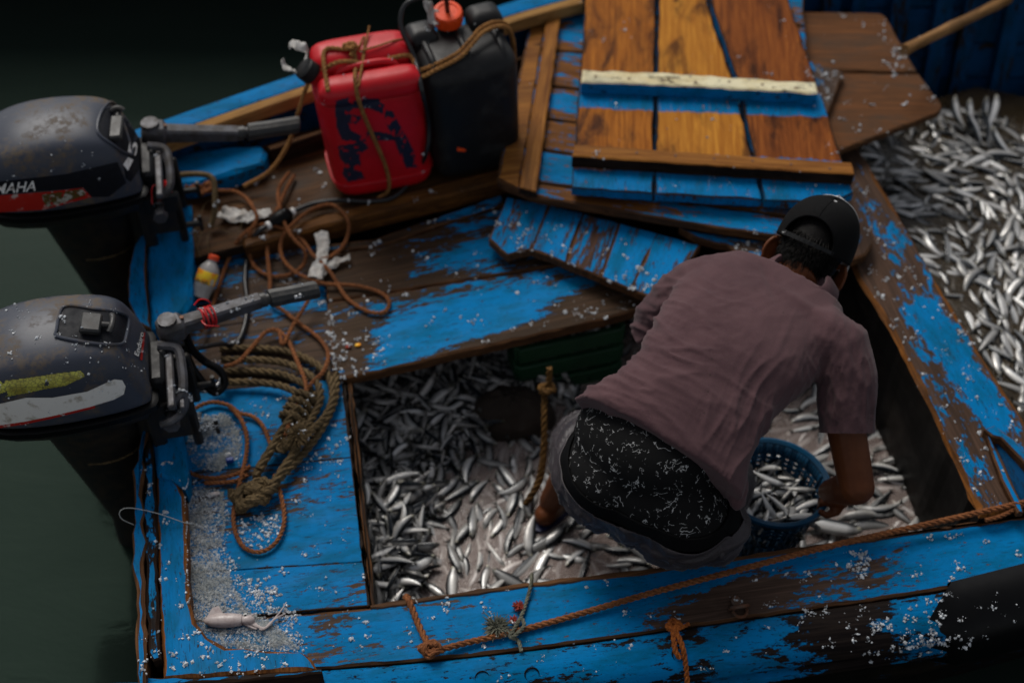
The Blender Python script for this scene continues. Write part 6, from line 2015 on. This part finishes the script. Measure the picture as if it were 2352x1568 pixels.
mb = MB(); mb.tube([capt(ph, thmax(ph) - .012, 1.006) for ph in np.linspace(-PH0 * 1.0, PH0 * 1.0, 40)], .0022, 6); mb.build('arch_binding', M['black_cloth'], cap)
mb = MB(); b_ = capt(0, .001); mb.ball(b_, RT * .0085, HB_ * .0085, HU * .005, 12, 8); mb.build('button', M['white_cloth'], cap)
def strap_pt(ph, v, k=1.008): return capt(ph, TR - .035 + .075 * v, k) 
mb = MB()
rr = [[strap_pt(ph, v, k) for v, k in ((0, 1.006), (0, 1.028), (1, 1.028), (1, 1.006))] for ph in np.linspace(-PH0 * 1.02, PH0 * .55, 26)]
mb.rings(rr); st = mb.build('snap_strap', M['black_plastic'], cap, sharp=30)
mb = MB()
rr = [[strap_pt(ph, v, k) for v, k in ((.05, 1.002), (.05, 1.012), (.95, 1.012), (.95, 1.002))] for ph in np.linspace(PH0 * .2, PH0 * 1.04, 16)]
mb.rings(rr); mb.build('snap_strap', M['black_plastic'], cap, sharp=30)
for i in range(6):
    for v in (.27, .73):
        ph = -PH0 * .62 + i * PH0 * .19
        c = strap_pt(ph, v, 1.030); nrm = (c - cc_).normalized(); a = nrm.orthogonal().normalized(); b = nrm.cross(a)
        mb = MB(); mb.tube([c + (a * math.cos(t * .7854) + b * math.sin(t * .7854)) * .0026 for t in range(8)], .0008, 5, closed=True)
        mb.build('snap_ring', M['black_plastic'], st)
mb = MB()
rr = [[strap_pt(ph, v, k) for v, k in ((-.12, 1.010), (-.12, 1.036), (1.12, 1.036), (1.12, 1.010))] for ph in np.linspace(-PH0 * 1.06, -PH0 * .78, 8)]
mb.rings(rr); mb.build('strap_tab', M['black_plastic'], cap, sharp=30)
sw = []
for f, v, wv in ((0, .30, .02), (.15, .62, .16), (.35, .74, .17), (.6, .55, .12), (.85, .36, .07), (1.0, .24, .01)):
    ph = -PH0 * (1.0 - .17 * f)
    sw.append([strap_pt(ph, v - wv * .6, 1.039), strap_pt(ph, v + wv * .6, 1.039)])
mb = MB(); mb.rings(sw, closed=False, cap=False); mb.build('swoosh_mark', M['white_cloth'], cap)
mb = MB()                                                  # brim
rr = []
for f in np.linspace(0, 1, 8):
    row = []
    for i in range(25):
        ph = math.pi + (i / 24 - .5) * 2.3
        base_ = capt(ph, TR, 1.0)
        out = (-HB_ * math.cos((i / 24 - .5) * 2.3) + RT * -math.sin(ph - math.pi) * -.0)
        row.append(base_ + (-HB_) * f * .072 * max(.12, math.cos((i / 24 - .5) * 2.2)) + RT * (i / 24 - .5) * -.03 * f * 0 - HU * (.02 * f + .035 * f * abs(i / 24 - .5) ** 2 * 4 * .6))
    rr.append(row)
mb.rings(rr, closed=False, cap=False); br = mb.build('brim', M['white_cloth'], cap)
s = br.modifiers.new('t', 'SOLIDIFY'); s.thickness = .004
# ------------------------------------------------------------------ crushed ice and salt grains
bpy.context.view_layer.update()
dg = bpy.context.evaluated_depsgraph_get()
SKIP = ('sardine', 'milky', 'brown_water', 'water', 'shirt', 'body', 'shorts', 'underwear', 'waistband', 'hair', 'mesh_panel', 'hull_plank', 'bucket', 'wall', 'rim', 'sack', 'slat', 'turn', 'strand', 'rope', 'hull_strake', 'frame_timber', 'hold', 'front_panel', 'black_wood', 'knot', 'mantle', 'fin', 'head', 'arm', 'eye', 'bottle', 'cap', 'label')
grains = []
OCT = [(1, 0, 0), (-1, 0, 0), (0, 1, 0), (0, -1, 0), (0, 0, 1), (0, 0, -1)]
OF = [(0, 2, 4), (2, 1, 4), (1, 3, 4), (3, 0, 4), (2, 0, 5), (1, 2, 5), (3, 1, 5), (0, 3, 5)]
gv, gf = [], []
rdi = random.Random(99)
def place(loc, nrm, s):
    n = len(gv)
    q = Matrix.Rotation(rdi.uniform(0, 6.28), 3, Vector((rdi.gauss(0, 1), rdi.gauss(0, 1), rdi.gauss(0, 1))).normalized())
    sc_ = [s * rdi.uniform(.5, 1.5) for _ in range(3)]
    c = loc + nrm * s * .35
    for v in OCT:
        gv.append(tuple(c + q @ Vector((v[0] * sc_[0], v[1] * sc_[1], v[2] * sc_[2]))))
    gf.extend([tuple(i + n for i in f) for f in OF])
def grain(px, py, s, stick=False):
    ok, loc, nrm, idx, ob, mx = scene.ray_cast(dg, CAM, ray(px, py).normalized())
    if not ok or ob.name.startswith(SKIP): return
    if stick:
        place(loc, nrm, s); return
    ok, loc, nrm, idx, ob, mx = scene.ray_cast(dg, loc + Vector((0, 0, .25)), Vector((0, 0, -1)))
    if not ok or ob.name.startswith(SKIP) or nrm.z < .25: return
    place(loc, nrm, s)
def sprinkle(poly, n, s0, s1, clump=0.0, k=8, spread=14, stick=False):
    if n < 500: n, s0, s1, clump, spread, k = n * .85, s0 * .75, s1 * 1.2, min(.8, clump * 1.7), spread * .55, k + 3
    xs = [p[0] for p in poly]; ys = [p[1] for p in poly]
    done = 0
    while done < n:
        x, y = rdi.uniform(min(xs), max(xs)), rdi.uniform(min(ys), max(ys))
        if not inpoly(x, y, poly): done += .2; continue
        m = 1
        if rdi.random() < clump: m = rdi.randint(2, k)
        for j in range(m):
            s = s0 + (s1 - s0) * rdi.random() ** 2.2
            grain(x + (rdi.gauss(0, spread) if j else 0), y + (rdi.gauss(0, spread * .8) if j else 0), s, stick)
        done += m
sprinkle([(432, 1120), (500, 1112), (530, 1160), (520, 1260), (560, 1330), (640, 1390), (700, 1470), (690, 1496), (560, 1490), (480, 1462), (448, 1420), (434, 1300)], 3800, .0010, .0038, .3, 6, 8)
sprinkle([(430, 1130), (480, 1120), (500, 1250), (520, 1400), (480, 1450), (446, 1420), (434, 1250)], 3000, .0009, .0030)
sprinkle([(440, 965), (520, 945), (556, 990), (556, 1050), (500, 1084), (450, 1076), (424, 1030)], 1900, .0009, .0032)
sprinkle([(540, 1200), (640, 1170), (650, 1220), (600, 1262), (556, 1250)], 380, .0014, .0040, .3, 5, 8)
sprinkle([(560, 1330), (620, 1330), (690, 1420), (660, 1440), (600, 1390)], 300, .0020, .0048, .4, 5, 8)
sprinkle([(744, 690), (760, 690), (790, 860), (800, 880), (770, 872), (750, 760)], 260, .0014, .0042, .3, 5, 6)
sprinkle([(560, 900), (760, 880), (800, 1080), (700, 1120), (600, 1000)], 260, .0016, .0044, .5, 6, 9)
sprinkle([(430, 860), (790, 880), (850, 1390), (740, 1530), (470, 1470), (430, 1100)], 420, .0012, .0040, .4, 6, 10)
sprinkle([(340, 1000), (430, 1100), (440, 1420), (520, 1500), (720, 1530), (320, 1556)], 260, .0012, .0044, .4, 7, 9)
sprinkle([(350, 1490), (640, 1500), (620, 1548), (370, 1550)], 150, .0014, .0040, .5, 7, 8)
sprinkle([(850, 1395), (1180, 1350), (1250, 1480), (740, 1530)], 170, .0012, .0046, .5, 8, 9)
sprinkle([(1250, 1345), (1700, 1290), (1700, 1410), (1250, 1480)], 60, .0012, .0036, .3, 4, 9)
sprinkle([(1700, 1290), (2352, 1190), (2352, 1300), (1700, 1410)], 260, .0012, .0040, .5, 8, 10)
sprinkle([(1930, 1270), (1990, 1262), (2020, 1320), (1960, 1330)], 170, .0016, .0042, .6, 9, 8)
sprinkle([(1850, 1400), (2190, 1360), (2230, 1480), (1950, 1520)], 420, .0014, .0044, .5, 8, 10)
sprinkle([(2080, 1470), (2230, 1460), (2236, 1486), (1990, 1522)], 260, .0016, .0044, .3, 6, 6)
sprinkle([(1000, 1520), (1850, 1400), (1950, 1520), (1000, 1568)], 130, .0010, .0032, .3, 5, 9)
sprinkle([(2190, 1360), (2352, 1320), (2352, 1440), (2240, 1480)], 40, .0010, .0030, .3, 4, 8)
sprinkle([(1970, 620), (2050, 480), (2352, 960), (2340, 1180), (2240, 1160)], 380, .0016, .0046, .4, 6, 9)
sprinkle([(1940, 380), (2040, 480), (2010, 660), (1960, 620)], 70, .0016, .0040, .3, 5, 9)
sprinkle([(1840, 30), (2040, 40), (2160, 240), (1930, 340)], 150, .0018, .0052, .5, 7, 10)
sprinkle([(1990, 40), (2030, 40), (2110, 180), (2060, 190)], 110, .0018, .0056, .5, 7, 9)
sprinkle([(1840, 130), (1935, 165), (1900, 255), (1850, 200)], 110, .0014, .0036, .3, 5, 9)
sprinkle([(760, 560), (1150, 460), (1480, 700), (800, 860)], 330, .0014, .0046, .4, 6, 9)
sprinkle([(780, 780), (900, 770), (880, 850), (790, 862)], 110, .0018, .0052, .5, 6, 8)
sprinkle([(1300, 690), (1490, 690), (1400, 730), (1310, 745)], 70, .0016, .0044, .4, 5, 8)
sprinkle([(1130, 470), (1600, 560), (1520, 690), (1130, 560)], 170, .0014, .0046, .4, 6, 9)
sprinkle([(1400, 640), (1470, 600), (1530, 660), (1510, 690)], 90, .0018, .0050, .4, 6, 8)
sprinkle([(1200, 20), (1960, 20), (1960, 440), (1830, 540), (1150, 420)], 190, .0012, .0036, .3, 5, 10)
sprinkle([(1650, 540), (1750, 550), (1750, 590), (1690, 585)], 70, .0018, .0046, .4, 5, 7)
sprinkle([(410, 430), (1140, 330), (1130, 430), (440, 590)], 150, .0016, .0052, .5, 6, 8)
sprinkle([(700, 70), (940, 60), (990, 380), (780, 430)], 60, .0012, .0034, .3, 5, 8, True)
sprinkle([(950, 30), (1180, 60), (1180, 300), (1000, 330)], 330, .0009, .0026, .3, 6, 9, True)
sprinkle([(0, 220), (240, 230), (320, 330), (300, 420), (0, 420)], 50, .0009, .0022, .3, 4, 7, True)
sprinkle([(0, 690), (230, 690), (340, 780), (330, 880), (0, 1000)], 220, .0009, .0030, .3, 5, 8, True)
sprinkle([(0, 690), (230, 690), (330, 760), (330, 860), (0, 860)], 60, .0014, .0042, .4, 5, 7)
sprinkle([(440, 600), (760, 560), (780, 860), (440, 860)], 300, .0012, .0042, .4, 6, 9)
me = bpy.data.meshes.new('ice_grains'); me.from_pydata(gv, [], gf); me.materials.append(M['ice'])
tag(link(bpy.data.objects.new('ice_grains', me)), 'white grains of crushed ice and salt scattered over the boat', 'ice', kind='stuff')
# wet grey slush banked along the knee
def slushbank(pix, label, seed):
    xs = [P(x, y, 0).x for x, y in pix]; ys = [P(x, y, 0).y for x, y in pix]
    pw = [(P(x, y, 0).x, P(x, y, 0).y) for x, y in pix]
    c = .008
    nx, ny = int((max(xs) - min(xs)) / c) + 1, int((max(ys) - min(ys)) / c) + 1
    idx, vs, fs = {}, [], []
    def dist(x, y):
        best = 9
        for i in range(len(pw)):
            a, b = Vector(pw[i]), Vector(pw[(i + 1) % len(pw)])
            q, f = geometry.intersect_point_line(Vector((x, y)), a, b)
            f = max(0, min(1, f)); best = min(best, (a.lerp(b, f) - Vector((x, y))).length)
        return best
    def vt(i, j):
        if (i, j) not in idx:
            x, y = min(xs) + i * c, min(ys) + j * c
            dd = dist(x, y)
            idx[(i, j)] = len(vs)
            vs.append((x, y, .0025 + min(.014, dd * .22) * (.75 + .9 * noise.noise(Vector((x * 22, y * 22, seed)))) + .002 * noise.noise(Vector((x * 90, y * 90, seed)))))
        return idx[(i, j)]
    for i in range(nx):
        for j in range(ny):
            if inpoly(min(xs) + (i + .5) * c, min(ys) + (j + .5) * c, pw): fs.append((vt(i, j), vt(i + 1, j), vt(i + 1, j + 1), vt(i, j + 1)))
    mb = MB(); mb.add(vs, fs)
    return tag(mb.build('ice_slush', M['slush'], fix=False), label, 'ice', kind='stuff')
slushbank([(431, 1130), (470, 1108), (512, 1130), (520, 1200), (506, 1270), (530, 1330), (566, 1400), (640, 1440), (690, 1492), (600, 1492), (520, 1487), (474, 1466), (446, 1430), (433, 1370), (429, 1250)], 'grey ice slush banked along the corner knee', 1)
slushbank([(436, 985), (470, 955), (516, 950), (548, 985), (552, 1040), (505, 1082), (455, 1076), (428, 1040)], 'grey ice slush heap inside the rope ring', 2)
